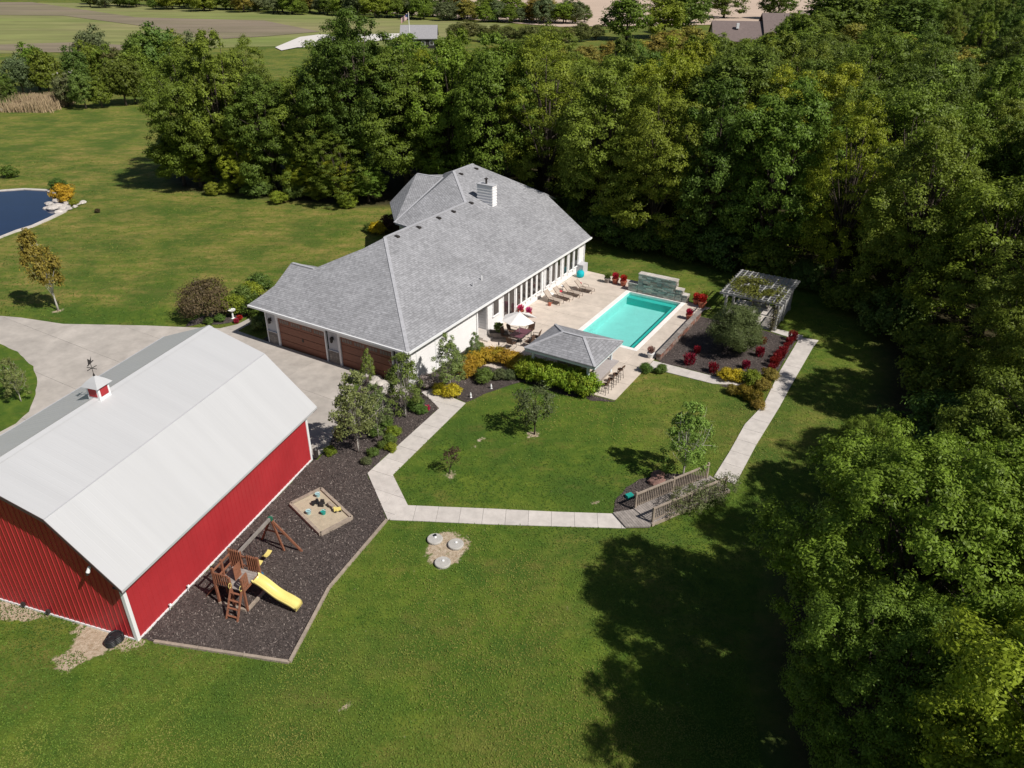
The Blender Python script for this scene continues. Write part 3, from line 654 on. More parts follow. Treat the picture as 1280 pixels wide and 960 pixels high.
    for x in (.55, 7.0, 13.4):
        l = MB().box(x-.07, x+.07, -.10, -.024, 2.05, 2.3).build('wall_lantern', M_DARK, r); MB().lathe([(.03, 1.85), (.1, 1.9), (.12, 2.2), (.03, 2.36)], 8, (x, -.2)).build('lantern_glass', M_DARK, l)
    # gutters and downspouts
    MB().box(14.50, 14.62, -.52, 28.3, 3.06, 3.21).build('gutter', M_WHITE, r); MB().box(-1.15, 14.5, -.64, -.52, 3.06, 3.21).build('gutter', M_WHITE, r)
    MB().box(14.02, 14.5, -.45, 28.2, 3.0, 3.03).build('soffit', M_WHITE, r); MB().box(-1.1, 14.0, -.5, -.03, 3.0, 3.03).build('soffit', M_WHITE, r)
    for x, y in ((14.03, .25), (14.03, 8.7), (14.03, 27.8), (.02, -.1)):
        MB().box(x, x+.08, y, y+.09, .1, 3.0).build('downspout', M_WHITE, r)
    for v in (.03, .9, 3.2): MB().box(14.022, 14.05, v, v+.13, 0, 3.0).build('corner_board', M_WHITE, r)
    # windows on the pool side
    def window(v0_, v1_, z0, z1, mull=0):
        f = MB().box(14.02, 14.07, v0_-.07, v1_+.07, z0-.07, z1+.07).build('window', M_WHITE, r)
        MB().box(14.0701, 14.082, v0_, v1_, z0, z1).build('pane', M_GLASS, f)
        MB().box(14.0701, 14.13, v0_-.1, v1_+.1, z0-.13, z0-.072).build('sill', M_WHITE, f)
    for v_ in (14.95, 15.85, 16.75, 17.65, 18.55, 20.15, 21.25, 22.3, 23.6): window(v_, v_+.55, .85, 2.75)
    for v_ in (24.75, 25.8): window(v_, v_+.6, .85, 2.75)
    window(11.2, 12.0, 1.35, 2.6)
    d = MB().box(14.02, 14.06, 12.75, 14.6, .05, 2.72).build('patio_door', M_WHITE, r)
    MB().box(14.061, 14.075, 12.85, 13.55, .2, 2.62).build('pane', M_GLASS, d); MB().box(14.061, 14.075, 13.72, 14.5, .2, 2.62).build('pane', M_GLASS, d)
    for v_ in (14.72, 15.62, 16.52, 17.42, 18.32, 19.3, 19.75, 20.95, 22.03, 23.15, 24.4, 25.52, 26.65): MB().box(14.023, 14.11, v_-.06, v_+.1, .5, 2.95).build('pilaster', M_WHITE, r)
    dd = MB().box(12.722, 12.76, 9.2, 10.1, .3, 2.4).build('side_door', M_WHITE, r); MB().lathe([(.03, 1.2), (.03, 1.26)], 8, (12.79, 10.0)).build('handle', M_DARK, dd)
    for k in range(2): MB().box(12.72+.0, 14.9-.45*k, 8.98, 10.4-.001, .06+.14*k, .2+.14*k).build('step', M_CONC, r)
    # chimney, vents, pipes
    c = MB(); z = 5.3
    while z < 7.85:
        zt = min(z+.27, 7.85); g = .06
        c.poly([(4.2-g, 24.05-g, z), (5.9+g, 24.05-g, z), (5.9+g, 24.75+g, z), (4.2-g, 24.75+g, z), (4.2, 24.05, zt), (5.9, 24.05, zt), (5.9, 24.75, zt), (4.2, 24.75, zt)],
               [(0, 1, 5, 4), (1, 2, 6, 5), (2, 3, 7, 6), (3, 0, 4, 7), (3, 2, 1, 0), (4, 5, 6, 7)]); z += .27
    c = c.build('chimney', M_WALLW, r); MB().box(4.12, 5.98, 23.97, 24.83, 7.851, 7.93).build('chimney_cap', M_GREYSHADE, c)
    MB().tube([(5.0, 24.4, 7.93), (5.0, 24.4, 8.4)], .1, 10).build('flue', M_DARK, c); MB().lathe([(.2, 8.38), (.2, 8.42), (.03, 8.52)], 10, (5.0, 24.4)).build('flue_cap', M_DARK, c)
    for u, v in ((4.42, 11.2), (4.45, 14.15), (4.4, 17.2), (4.4, 19.5), (4.3, 22.6), (.24, 26.9), (.3, 29.6)):
        u += .12; z = pz(u)
        MB().poly([(u-.22, v-.16, pz(u-.22)+.005), (u+.2, v-.16, pz(u+.2)+.005), (u+.2, v+.16, pz(u+.2)+.005), (u-.22, v+.16, pz(u-.22)+.005), (u-.2, v-.12, pz(u-.2)+.06), (u+.18, v-.14, pz(u+.18)+.15), (u+.18, v+.14, pz(u+.18)+.15), (u-.2, v+.12, pz(u-.2)+.06)],
                  [(0, 1, 5, 4), (1, 2, 6, 5), (2, 3, 7, 6), (3, 0, 4, 7), (4, 5, 6, 7)]).build('roof_vent', M_DARK, r)
    for u, v, m in ((12.45, 11.98, M_WHITE), (12.54, 10.54, M_GREYSHADE)): MB().tube([(u, v, pz(u)-.05), (u, v, pz(u)+.38)], .06, 8).build('vent_pipe', m, r)
    # low white box bench against the far end
    MB().box(14.03, 14.75, 26.35, 27.35, .06, .95).build('meter_cabinet', M_GREYSHADE, r)
mat_pane = mat('pale door pane', (.20, .16, .14), .3, .2, 2)
M_RIDGE = mat('ridge shingle', (.40, .40, .42), .95, .15, 4)
make_house(HOUSE)
for ch in list(HOUSE.children):
    if ch.name.startswith('meter_cabinet'):
        ch.parent = None; ch.location = H0; ch.rotation_euler = (0, 0, ROT_H); ch.name = 'storage_box'; tag(ch, 'white storage box against the far end of the house wall', 'storage box')

# ------------------------------------------------------------------ swimming pool
def make_pool():
    r = thing('swimming_pool', 'rectangular turquoise swimming pool with pale coping in the patio', 'pool', H0, ROT_H)
    dp = -1.0
    b = MB().poly([(u0, v0, .05), (u1, v0, .05), (u1, v1, .05), (u0, v1, .05), (u0, v0, dp), (u1, v0, dp), (u1, v1, dp), (u0, v1, dp)],
                  [(4, 5, 6, 7), (0, 4, 7, 3), (1, 2, 6, 5), (0, 1, 5, 4), (3, 7, 6, 2)]).build('basin', M_PLASTER, r)
    MB().poly([(u0, v0, -.08), (u1, v0, -.08), (u1, v1, -.08), (u0, v1, -.08)], [(0, 1, 2, 3)]).build('water', M_POOLW, r)
    MB().box(u1-.62, u1-.005, v0+.01, v1-.01, dp, -.32).build('dark_ledge', M_TEALP, b); MB().box(u0+.01, u1-.63, v1-.55, v1-.005, dp, -.32).build('dark_ledge', M_TEALP, b)  # darker teal ledge, added for the dark strip along these two edges
    for k in range(3): MB().box(u0+.01, u0+.35+.3*(2-k), v0+.3, v0+2.2, dp, dp+.24*(k+1)).build('pool_step', M_PLASTER, b)
    def cop(x0, x1, y0, y1, along):
        n = round((x1-x0 if along else y1-y0)/.9)
        for i in range(n):
            if along: a, c = x0+(x1-x0)*i/n, x0+(x1-x0)*(i+1)/n; MB().box(a+.004, c-.004, y0, y1, .0, .085).build('coping', M_COPING, r)
            else: a, c = y0+(y1-y0)*i/n, y0+(y1-y0)*(i+1)/n; MB().box(x0, x1, a+.004, c-.004, .0, .085).build('coping', M_COPING, r)
    cop(u0-cw, u1+cw, v0-cw, v0+.02, True); cop(u0-cw, u0+.02, v0+.02, v1+.1, False); cop(u1-.02, u1+cw, v0+.02, v1+.1, False)
    MB().box(u0+.02, u1-.02, v1-.01, v1+.1, -.2, .05).build('tile_edge', M_COPING, r)
make_pool()
def rubble(root, name, x0, x1, y0, y1, z0, z1, m, sl=(.2, .45), sh=(.07, .15), seed=1, face=(0,)):
    """dry-laid stones covering a wall core on every side"""
    rg = random.Random(seed); mb = MB(); z = z0
    while z < z1-.02:
        hh = min(rg.uniform(*sh), z1-z)
        for side in range(4):
            a, b = (x0, x1) if side < 2 else (y0, y1); t = a
            while t < b-.03:
                l = min(rg.uniform(*sl), b-t); d = rg.uniform(.015, .06)
                if side == 0: mb.box(t, t+l-.01, y0-d, y0-.001, z, z+hh-.01)
                elif side == 1: mb.box(t, t+l-.01, y1+.001, y1+d, z, z+hh-.01)
                elif side == 2: mb.box(x0-d, x0-.001, t, t+l-.01, z, z+hh-.01)
                else: mb.box(x1+.001, x1+d, t, t+l-.01, z, z+hh-.01)
                t += l
        z += hh
    o = mb.build(name, m, root); o['kind'] = 'stuff'; return o
M_LEDGE = isl('ledgestone', [(.09, .085, .08), (.50, .47, .42), (.20, .20, .19), (.62, .57, .50), (.26, .215, .18), (.54, .49, .42)], 1)
M_RUSTST = isl('rust and grey wall stone', [(.22, .085, .055), (.15, .07, .05), (.30, .25, .22), (.26, .11, .07), (.12, .10, .09)], 1)
r = thing('stone_waterfall_wall', 'grey ledgestone wall with stepped ends at the far end of the pool', 'wall', H0, ROT_H)
for (a, b, z, y0, y1) in ((21.06, 24.6, 1.85, 24.93, 25.5), (20.1, 21.0, .82, 24.95, 25.45), (24.67, 25.25, 1.1, 24.95, 25.45), (25.3, 25.75, .7, 24.95, 25.45)):
    MB().box(a, b, y0, y1, -.1, z-.02).build('wall_core', M_DARK, r); rubble(r, 'stones', a, b, y0, y1, -.08, z-.02, M_LEDGE, (.22, .6), (.09, .2), int(a*10))
    n = max(1, round((b-a)/.7))
    for i in range(n): MB().box(a-.06+(b-a+.12)*i/n, a-.06+(b-a+.12)*(i+1)/n-.012, y0-.07, y1+.07, z-.018, z+.055).build('cap_stone', M_ROCK, r)
r = thing('low_stone_wall', 'low rust and grey stone wall between the pool deck and the mulch bed', 'wall', H0, ROT_H)
MB().box(27.52, 27.78, 13.3, 22.8, 0, .56).build('wall_core', M_DARK, r); rubble(r, 'stones', 27.52, 27.78, 13.3, 22.8, 0, .56, M_RUSTST, (.2, .5), (.1, .2), 5)
for i in range(9): MB().box(27.46, 27.86, 13.25+i*1.06, 14.29+i*1.06, .562, .61).build('cap_stone', M_STONEV, r)

# ------------------------------------------------------------------ pool bar
def make_bar():
    r = thing('pool_bar', 'open pool bar pavilion with grey hip roof and pale posts', 'pavilion', H0, ROT_H)
    x0, x1, y0, y1, z, zr = 20.4, 26.0, 5.3, 10.0, 2.62, 3.42; ra, rb, ry = 22.3, 23.95, 7.6
    for pts in ([(x0, y0, z), (x1, y0, z), (rb, ry, zr), (ra, ry, zr)], [(x1, y0, z), (x1, y1, z), (rb, ry, zr)], [(x1, y1, z), (x0, y1, z), (ra, ry, zr), (rb, ry, zr)], [(x0, y1, z), (x0, y0, z), (ra, ry, zr)]):
        roof_plane('roof_slope', pts, M_SHINGLE2, r, .1)
    for a, b in (((ra, ry, zr), (rb, ry, zr)), ((x0, y0, z), (ra, ry, zr)), ((x1, y0, z), (rb, ry, zr)), ((x1, y1, z), (rb, ry, zr)), ((x0, y1, z), (ra, ry, zr))):
        MB().bar(Vector(a)+Vector((0, 0, .01)), Vector(b)+Vector((0, 0, .01)), .2, .04).build('ridge_cap', M_RIDGE, r)
    for a, b, c, d in ((x0+.03, x1-.03, y0+.02, y0+.07), (x0+.03, x1-.03, y1-.07, y1-.02), (x0+.03, x0+.08, y0+.07, y1-.07), (x1-.08, x1-.03, y0+.07, y1-.07)):
        MB().box(a, b, c, d, 2.36, 2.515).build('fascia', M_POST, r)
    for px, py in ((20.9, 5.75), (25.3, 5.75), (25.3, 9.6), (20.9, 9.6), (23.1, 9.6)):
        p = MB().box(px-.08, px+.08, py-.08, py+.08, .06, 2.51).build('post', M_POST, r); MB().box(px-.12, px+.12, py-.12, py+.12, .061, .25).build('post_base', M_POST, p)
    MB().box(25.02, 25.92, 5.95, 9.75, 1.02, 1.09).build('bar_top', M_COUNTER, r); MB().box(25.1, 25.4, 6.05, 9.65, .06, 1.018).build('bar_front', M_STONEV, r)
    MB().box(21.2, 24.9, 5.62, 5.9, 1.02, 1.08).build('bar_top', M_COUNTER, r); MB().box(21.2, 24.9, 5.68, 5.86, .06, 1.018).build('bar_front', M_WALLW, r)
    c = MB().box(21.3, 23.9, 8.8, 9.5, .06, .92).build('cabinet', M_STONEV, r); MB().box(21.25, 23.95, 8.75, 9.55, .921, .97).build('worktop', M_COUNTER, c)
    g = MB().box(22.2, 23.1, 8.85, 9.45, .971, 1.2).build('grill', M_GREYSHADE, c); MB().tube([(22.3, 8.8, 1.15), (23.0, 8.8, 1.15)], .02, 6).build('handle', M_DARK, g)
    MB().box(24.3, 24.85, 6.3, 6.85, .06, 1.4).build('drinks_fridge', M_WHITE, r)
make_bar()
def make_stool(loc, rz, label, first=[None]):
    if first[0]: return dup(first[0], loc, rz, label)
    r = thing('bar_stool', label, 'bar stool', loc, rz, 'bar stools along the pool bar counter'); first[0] = r
    MB().lathe([(.17, .72), (.21, .74), (.21, .79), (.18, .81)], 14).build('seat', M_BROWN, r)
    for a, b in ((1, 1), (1, -1), (-1, 1), (-1, -1)): MB().tube([(.13*a, .13*b, .73), (.2*a, .2*b, 0)], .018, 6).build('leg', M_DARK, r)
    MB().tube([(.19*math.cos(t), .19*math.sin(t), .3) for t in np.linspace(0, 6.28, 13)], .012, 5, False).build('foot_ring', M_DARK, r)
    b = MB(); b.tube([(.2, .15, .8), (.26, .15, 1.08)], .014, 6); b.tube([(.2, -.15, .8), (.26, -.15, 1.08)], .014, 6); b.build('back_post', M_DARK, r)
    MB().box(.24, .275, -.19, .19, .98, 1.12).build('backrest', M_BROWN, r); return r
for i, (u, v) in enumerate(((26.35, 6.45), (26.35, 7.35), (26.35, 8.2), (26.35, 9.05))):
    make_stool(HW(u, v, .06), ROT_H+random.uniform(-.2, .2), ['dark bar stool nearest the lawn corner of the pool bar counter', 'second dark bar stool from the lawn end of the bar counter', 'third dark bar stool from the lawn end of the bar counter', 'dark bar stool at the pool end of the bar counter'][i])

# ------------------------------------------------------------------ patio furniture
def make_lounger(loc, rz, label, first=[None]):
    if first[0]: return dup(first[0], loc, rz, label)
    r = thing('sun_lounger', label, 'sun lounger', loc, rz, 'sun loungers lined up along the house wall'); first[0] = r
    for s in (-1, 1):
        MB().tube([(1.05, s*.31, .0), (1.1, s*.31, .25), (1.05, s*.31, .34), (.0, s*.31, .34), (-.15, s*.31, .36)], .022, 6).build('side_rail', M_BROWN, r)
        MB().tube([(.15, s*.31, .34), (.05, s*.33, 0), (-.1, s*.33, 0), (-.15, s*.31, .34)], .02, 6).build('leg', M_BROWN, r)
        MB().tube([(-.1, s*.35, .36), (-.05, s*.35, .58), (.42, s*.35, .58), (.5, s*.35, .36)], .018, 6).build('armrest', M_BROWN, r)
    MB().box(-.1, 1.08, -.29, .29, .35, .375).build('seat_sling', M_TAN, r)
    MB().poly([(-.1, -.29, .36), (-.1, .29, .36), (-.68, .29, .95), (-.68, -.29, .95), (-.12, -.29, .34), (-.12, .29, .34), (-.7, .29, .93), (-.7, -.29, .93)], [(0, 1, 2, 3), (7, 6, 5, 4), (0, 4, 5, 1), (1, 5, 6, 2), (2, 6, 7, 3), (3, 7, 4, 0)]).build('backrest', M_TAN, r)
    for s in (-1, 1): MB().tube([(-.1, s*.31, .35), (-.71, s*.31, .96)], .022, 6).build('back_frame', M_BROWN, r)
    return r
for i, (u, v) in enumerate(((15.35, 18.85), (15.7, 20.0), (16.05, 21.2), (16.55, 22.6))):
    make_lounger(HW(u, v, .06), ROT_H-.12+.05*i, ['tan sun lounger beside the orange watering can', 'tan sun lounger with a red cushion, second from the orange watering can', 'tan sun lounger, third from the orange watering can', 'tan sun lounger nearest the turquoise bag'][i])
def cushion(loc, m, name, label, cat, sx=.3, sy=.22, sz=.16):
    prof = [(.02, 0), (.7, .05), (1, .35), (1, .65), (.7, .95), (.02, 1)]
    t = thing(name, label, cat, loc); me = MB().lathe([(a, z) for a, z in prof], 12)
    me.v = [(x*sx, y*sy, z*sz) for x, y, z in me.v]; me.build('cover', m, t, True); MB().box(-sx*.5, sx*.5, -.008, .008, sz*.97, sz*1.03).build('seam', m, t); return t
cushion(HW(15.35, 20.35, .44), M_REDFL, 'cushion', 'red cushion lying on the second sun lounger', 'cushion', .28, .2, .2)
cushion(HW(16.0, 23.0, .44), M_REDFL, 'cushion', 'dark red rolled towel on the sun lounger by the bag', 'towel', .25, .16, .22)
p = HW(14.85, 25.6, .06); t = thing('beach_bag', 'turquoise inflatable bag against the house wall by the storage box', 'bag', p, ROT_H)
MB().lathe([(.25, 0), (.36, .12), (.38, .4), (.3, .6), (.1, .66)], 12).build('body', M_AQUA, t, True); MB().tube([(-.15, 0, .62), (-.1, 0, .8), (.1, 0, .8), (.15, 0, .62)], .02, 6).build('handle', M_AQUA, t)
for i, (u, v) in enumerate(((14.9, 19.45), (15.1, 21.75))):
    t = thing('side_table', ['small white side table between the first two sun loungers', 'small white side table between the third and fourth sun loungers'][i], 'table', HW(u, v, .06), 0)
    MB().lathe([(.3, .44), (.32, .46), (.32, .49), (.3, .5)], 16).build('table_top', M_WHITE, t)
    for k in range(3): MB().tube([(.22*math.cos(k*2.1), .22*math.sin(k*2.1), .44), (.26*math.cos(k*2.1), .26*math.sin(k*2.1), 0)], .02, 6).build('leg', M_WHITE, t)
t = thing('watering_can', 'orange watering can on the patio by the first sun lounger', 'watering can', HW(15.6, 18.05, .06), .4)
MB().lathe([(.13, 0), (.14, .05), (.13, .26), (.06, .3)], 12).build('body', M_TERRA, t); MB().tube([(.12, 0, .1), (.3, 0, .3)], [.03, .02], 6).build('spout', M_TERRA, t); MB().tube([(-.1, 0, .27), (-.22, 0, .25), (-.22, 0, .1), (-.12, 0, .06)], .015, 5).build('handle', M_TERRA, t)
UC = HW(16.95, 10.5, .06)
t = thing('parasol', 'white market parasol standing over the patio dining table', 'parasol', UC, .2)
MB().tube([(0, 0, 0), (0, 0, 2.62)], .025, 8).build('pole', M_WHITE, t); MB().lathe([(.26, 0), (.26, .06), (.05, .12)], 14).build('base', M_DARK, t)
RC = 1.38; a8 = [2*math.pi*k/8 for k in range(8)]
for k in range(8):
    a, b = a8[k], a8[(k+1) % 8]; m_ = (a+b)/2
    MB().poly([(0, 0, 2.55), (RC*math.cos(a), RC*math.sin(a), 1.98), (RC*.93*math.cos(m_), RC*.93*math.sin(m_), 1.96), (RC*math.cos(b), RC*math.sin(b), 1.98), (0, 0, 2.53), (RC*math.cos(a), RC*math.sin(a), 1.96), (RC*.93*math.cos(m_), RC*.93*math.sin(m_), 1.94), (RC*math.cos(b), RC*math.sin(b), 1.96)],
              [(0, 1, 2), (0, 2, 3), (6, 5, 4), (7, 6, 4), (1, 5, 6, 2), (2, 6, 7, 3)]).build('canopy_panel', M_CANVAS, t)
    MB().tube([(0, 0, 2.5), (RC*.98*math.cos(a), RC*.98*math.sin(a), 1.945)], .01, 4).build('rib', M_WHITE, t)
MB().lathe([(.05, 2.55), (.04, 2.62), (.01, 2.68)], 8).build('finial', M_WHITE, t)
t = thing('dining_table', 'plum topped patio dining table under the white parasol', 'table', HW(17.0, 10.6, .06), ROT_H)
MB().box(-.55, .55, -.85, -.03, .70, .73).build('table_top', M_MAUVE, t); MB().box(-.55, .55, .03, .85, .70, .73).build('table_top', M_MAUVE, t)
MB().box(-.57, -.552, -.87, .87, .68, .735).build('table_rim', M_DARK, t); MB().box(.552, .57, -.87, .87, .68, .735).build('table_rim', M_DARK, t)
for a in (-.5, .5):
    for b in (-.8, .8): MB().tube([(a, b, .69), (a, b, 0)], .025, 6).build('leg', M_DARK, t)
def make_chair(loc, rz, label, first=[None]):
    if first[0]: return dup(first[0], loc, rz, label)
    r = thing('patio_chair', label, 'chair', loc, rz, 'brown patio chairs round the dining table'); first[0] = r
    MB().box(-.26, .26, -.26, .26, .4, .45).build('seat', M_BROWN, r)
    MB().poly([(-.26, -.25, .45), (-.26, .25, .45), (-.42, .25, 1.02), (-.42, -.25, 1.02), (-.3, -.25, .44), (-.3, .25, .44), (-.46, .25, 1.01), (-.46, -.25, 1.01)], [(0, 1, 2, 3), (7, 6, 5, 4), (0, 4, 5, 1), (1, 5, 6, 2), (2, 6, 7, 3), (3, 7, 4, 0)]).build('backrest', M_BROWN, r)
    for s in (-1, 1):
        MB().tube([(.28, s*.28, .62), (.28, s*.28, .02), (-.3, s*.28, .02)], .018, 6).build('leg', M_DARK, r)
        MB().tube([(-.34, s*.28, .66), (.28, s*.28, .64)], .02, 6).build('armrest', M_DARK, r)
        MB().tube([(-.27, s*.27, .4), (-.44, s*.27, 1.03)], .018, 6).build('back_post', M_DARK, r)
    return r
CH = [(15.95, 10.1, 0., 'brown patio chair on the house side of the table nearest the alcove'), (15.95, 11.1, .1, 'brown patio chair on the house side of the table toward the pool'), (18.05, 10.1, 3.1, 'brown patio chair on the pool bar side of the table nearest the hedge'), (18.05, 11.15, 3.3, 'brown patio chair on the pool bar side of the table away from the hedge'), (17.0, 9.2, 1.57, 'brown patio chair at the hedge end of the dining table'), (17.05, 12.0, -1.5, 'brown patio chair at the pool end of the dining table')]
for u, v, a, lb in CH: make_chair(HW(u, v, .06), ROT_H+a, lb)
t = thing('planter_trough', 'long brown planter trough by the house alcove', 'planter', HW(15.15, 10.25, .06), ROT_H+.5)
MB().poly([(-.75, -.28, 0), (.75, -.28, 0), (.75, .28, 0), (-.75, .28, 0), (-.8, -.32, .5), (.8, -.32, .5), (.8, .32, .5), (-.8, .32, .5)], [(3, 2, 1, 0), (0, 1, 5, 4), (1, 2, 6, 5), (2, 3, 7, 6), (3, 0, 4, 7), (4, 5, 6, 7)]).build('trough', M_STONEV, t); MB().box(-.74, .74, -.26, .26, .501, .52).build('soil', M_MULCH, t)
t = thing('garden_torch', 'slim dark garden torch standing at the patio edge by the yellow hedge', 'torch', HW(17.25, 6.9, .06)); MB().tube([(0, 0, 0), (0, 0, 1.25)], .016, 6).build('pole', M_DARK, t); MB().lathe([(.03, 1.25), (.06, 1.32), (.05, 1.5), (.015, 1.55)], 8).build('burner', M_DARK, t); MB().lathe([(.14, 0), (.14, .02), (.02, .04)], 10).build('base', M_DARK, t)

# ------------------------------------------------------------------ pergola
def make_pergola():
    r = thing('pergola', 'weathered white pergola with climbing vine beside the path', 'pergola', H0, ROT_H)
    x0, x1, y0, y1, z = 29.6, 33.9, 23.1, 28.5, 2.45
    for x in (x0, x1):
        for y in (y0+.2, (y0+y1)/2, y1-.2):
            p = MB().box(x-.09, x+.09, y-.09, y+.09, .0, z).build('post', M_LATTICE, r); MB().box(x-.13, x+.13, y-.13, y+.13, .001, .3).build('post_base', M_LATTICE, p)
        for s in (-.11, .11): MB().box(x+s-.025, x+s+.025, y0-.35, y1+.35, z-.22, z+.02).build('beam', M_LATTICE, r)
    n = 12
    for i in range(n):
        y = y0-.25+(y1-y0+.5)*i/(n-1); MB().box(x0-.5, x1+.4, y-.03, y+.03, z+.022, z+.2).build('rafter', M_LATTICE, r)
    for i in range(11):
        x = x0-.3+i*.47; MB().box(x-.05, x+.05, y0-.3, y1+.3, z+.202, z+.24).build('purlin', M_LATTICE, r)
    # lattice side toward the lawn
    f = MB().box(x1-.03, x1+.03, y0+.3, y0+.36, .1, z-.25).build('lattice_panel', M_LATTICE, r)
    for y_ in (y0+.36, (y0+y1)/2+.12):
        ye = y_+2.1
        for k in range(-9, 16):
            a = y_+k*.2
            for sg in (1, -1):
                pa, pb = (a, .15), (a+1.3, 1.45)
                if sg < 0: pa, pb = (a, 1.45), (a+1.3, .15)
                ta, tb = max(0, (y_-pa[0])/1.3), min(1, (ye-pa[0])/1.3)
                if tb-ta > .05:
                    q = lambda t_: (x1+sg*.012, pa[0]+1.3*t_, pa[1]+(pb[1]-pa[1])*t_)
                    MB().bar(q(ta), q(tb), .035, .02, (1, 0, 0)).build('lath', M_LATTICE, f)
        MB().box(x1-.04, x1+.04, y_, ye, 1.45, 1.53).build('panel_rail', M_LATTICE, r); MB().box(x1-.04, x1+.04, y_, ye, .08, .15).build('panel_rail', M_LATTICE, r)
    return r
PERG = make_pergola()
t = thing('garden_bench', 'grey slatted bench standing under the pergola', 'bench', HW(31.6, 27.6, .06), ROT_H+math.pi)
for k in range(4): MB().box(-.75, .75, -.22+.12*k, -.12+.12*k, .42, .45).build('slat', M_GREYWOOD, t)
for k in range(3): MB().box(-.75, .75, -.26, -.23, .55+.14*k, .65+.14*k).build('back_slat', M_GREYWOOD, t)
for x in (-.68, .68): MB().box(x-.03, x+.03, -.229, .25, .0, .419).build('leg', M_GREYWOOD, t)

# ------------------------------------------------------------------ bridge
def make_bridge():
    a = (G(795.6, 638.5)+G(813, 656))/2; b = (G(885, 603)+G(904, 614))/2; d = b-a; L_ = d.length; rz = math.atan2(d.y, d.x)
    r = thing('garden_bridge', 'weathered wooden footbridge with baluster railings joining the two sidewalks', 'bridge', a, rz)
    wd = 1.5
    n = round((L_+.4)/.15)
    for i in range(n):
        x = -.1+(L_+.4)*i/n; MB().box(x, x+.138, -wd/2-.05, wd/2+.05, .17, .21).build('plank', M_GREYWOOD, r)
    for y in (-wd/2+.1, wd/2-.1, 0): MB().box(-.1, L_+.3, y-.05, y+.05, .03, .168).build('joist', M_GREYWOOD, r)
    MB().box(-.1, L_+.3, -wd/2-.1, -wd/2-.055, .0, .2).build('side_board', M_TIMBER, r)
    ca, sa = math.cos(-rz), math.sin(-rz)
    poly = [((p.x-a.x)*ca-(p.y-a.y)*sa, (p.x-a.x)*sa+(p.y-a.y)*ca) for p in pxs([(766, 643), (782, 661), (812, 660.5), (815, 656), (796, 638), (785, 640)])]
    dr = Vector(poly[1])-Vector(poly[0]); an = math.atan2(dr.y, dr.x)
    ent = MB().poly([(p[0], p[1], .06) for p in poly], [tuple(range(len(poly)))]).build('entry_deck', M_GREYWOOD, r)
    rot = lambda p, t: (p[0]*math.cos(t)-p[1]*math.sin(t), p[0]*math.sin(t)+p[1]*math.cos(t))
    lp = [rot(p, -an) for p in poly]; ys = [p[1] for p in lp]; y = min(ys)
    while y < max(ys):
        c = clip(list(lp), -99, 99, y, y+.135)
        if c: MB().prism([rot(p, an) for p in c], .062, .15).build('plank', M_GREYWOOD, ent)
        y += .147
    for sgn, xs in ((1, (0, L_/2, L_-.05)), (-1, (0, L_/2, L_-.05))):
        y = sgn*(wd/2-.02)
        rl = MB().box(-.05, L_, y-.07, y+.07, 1.13, 1.17).build('railing', M_TIMBER, r)
        for x in xs: MB().box(x-.05, x+.05, y-.05, y+.05, .211, 1.3 if sgn > 0 else 1.22).build('post', M_TIMBER, rl)
        for z in (.32, 1.06): MB().box(.05, L_-.1, y-.02, y+.02, z, z+.07).build('rail', M_TIMBER, rl)
        k = .14
        while k < L_-.12:
            if min(abs(k-x) for x in xs) > .08: MB().box(k-.018, k+.018, y-.018-.04*sgn, y+.018-.04*sgn, .3, 1.128).build('baluster', M_TIMBER, rl)
            k += .135
make_bridge()

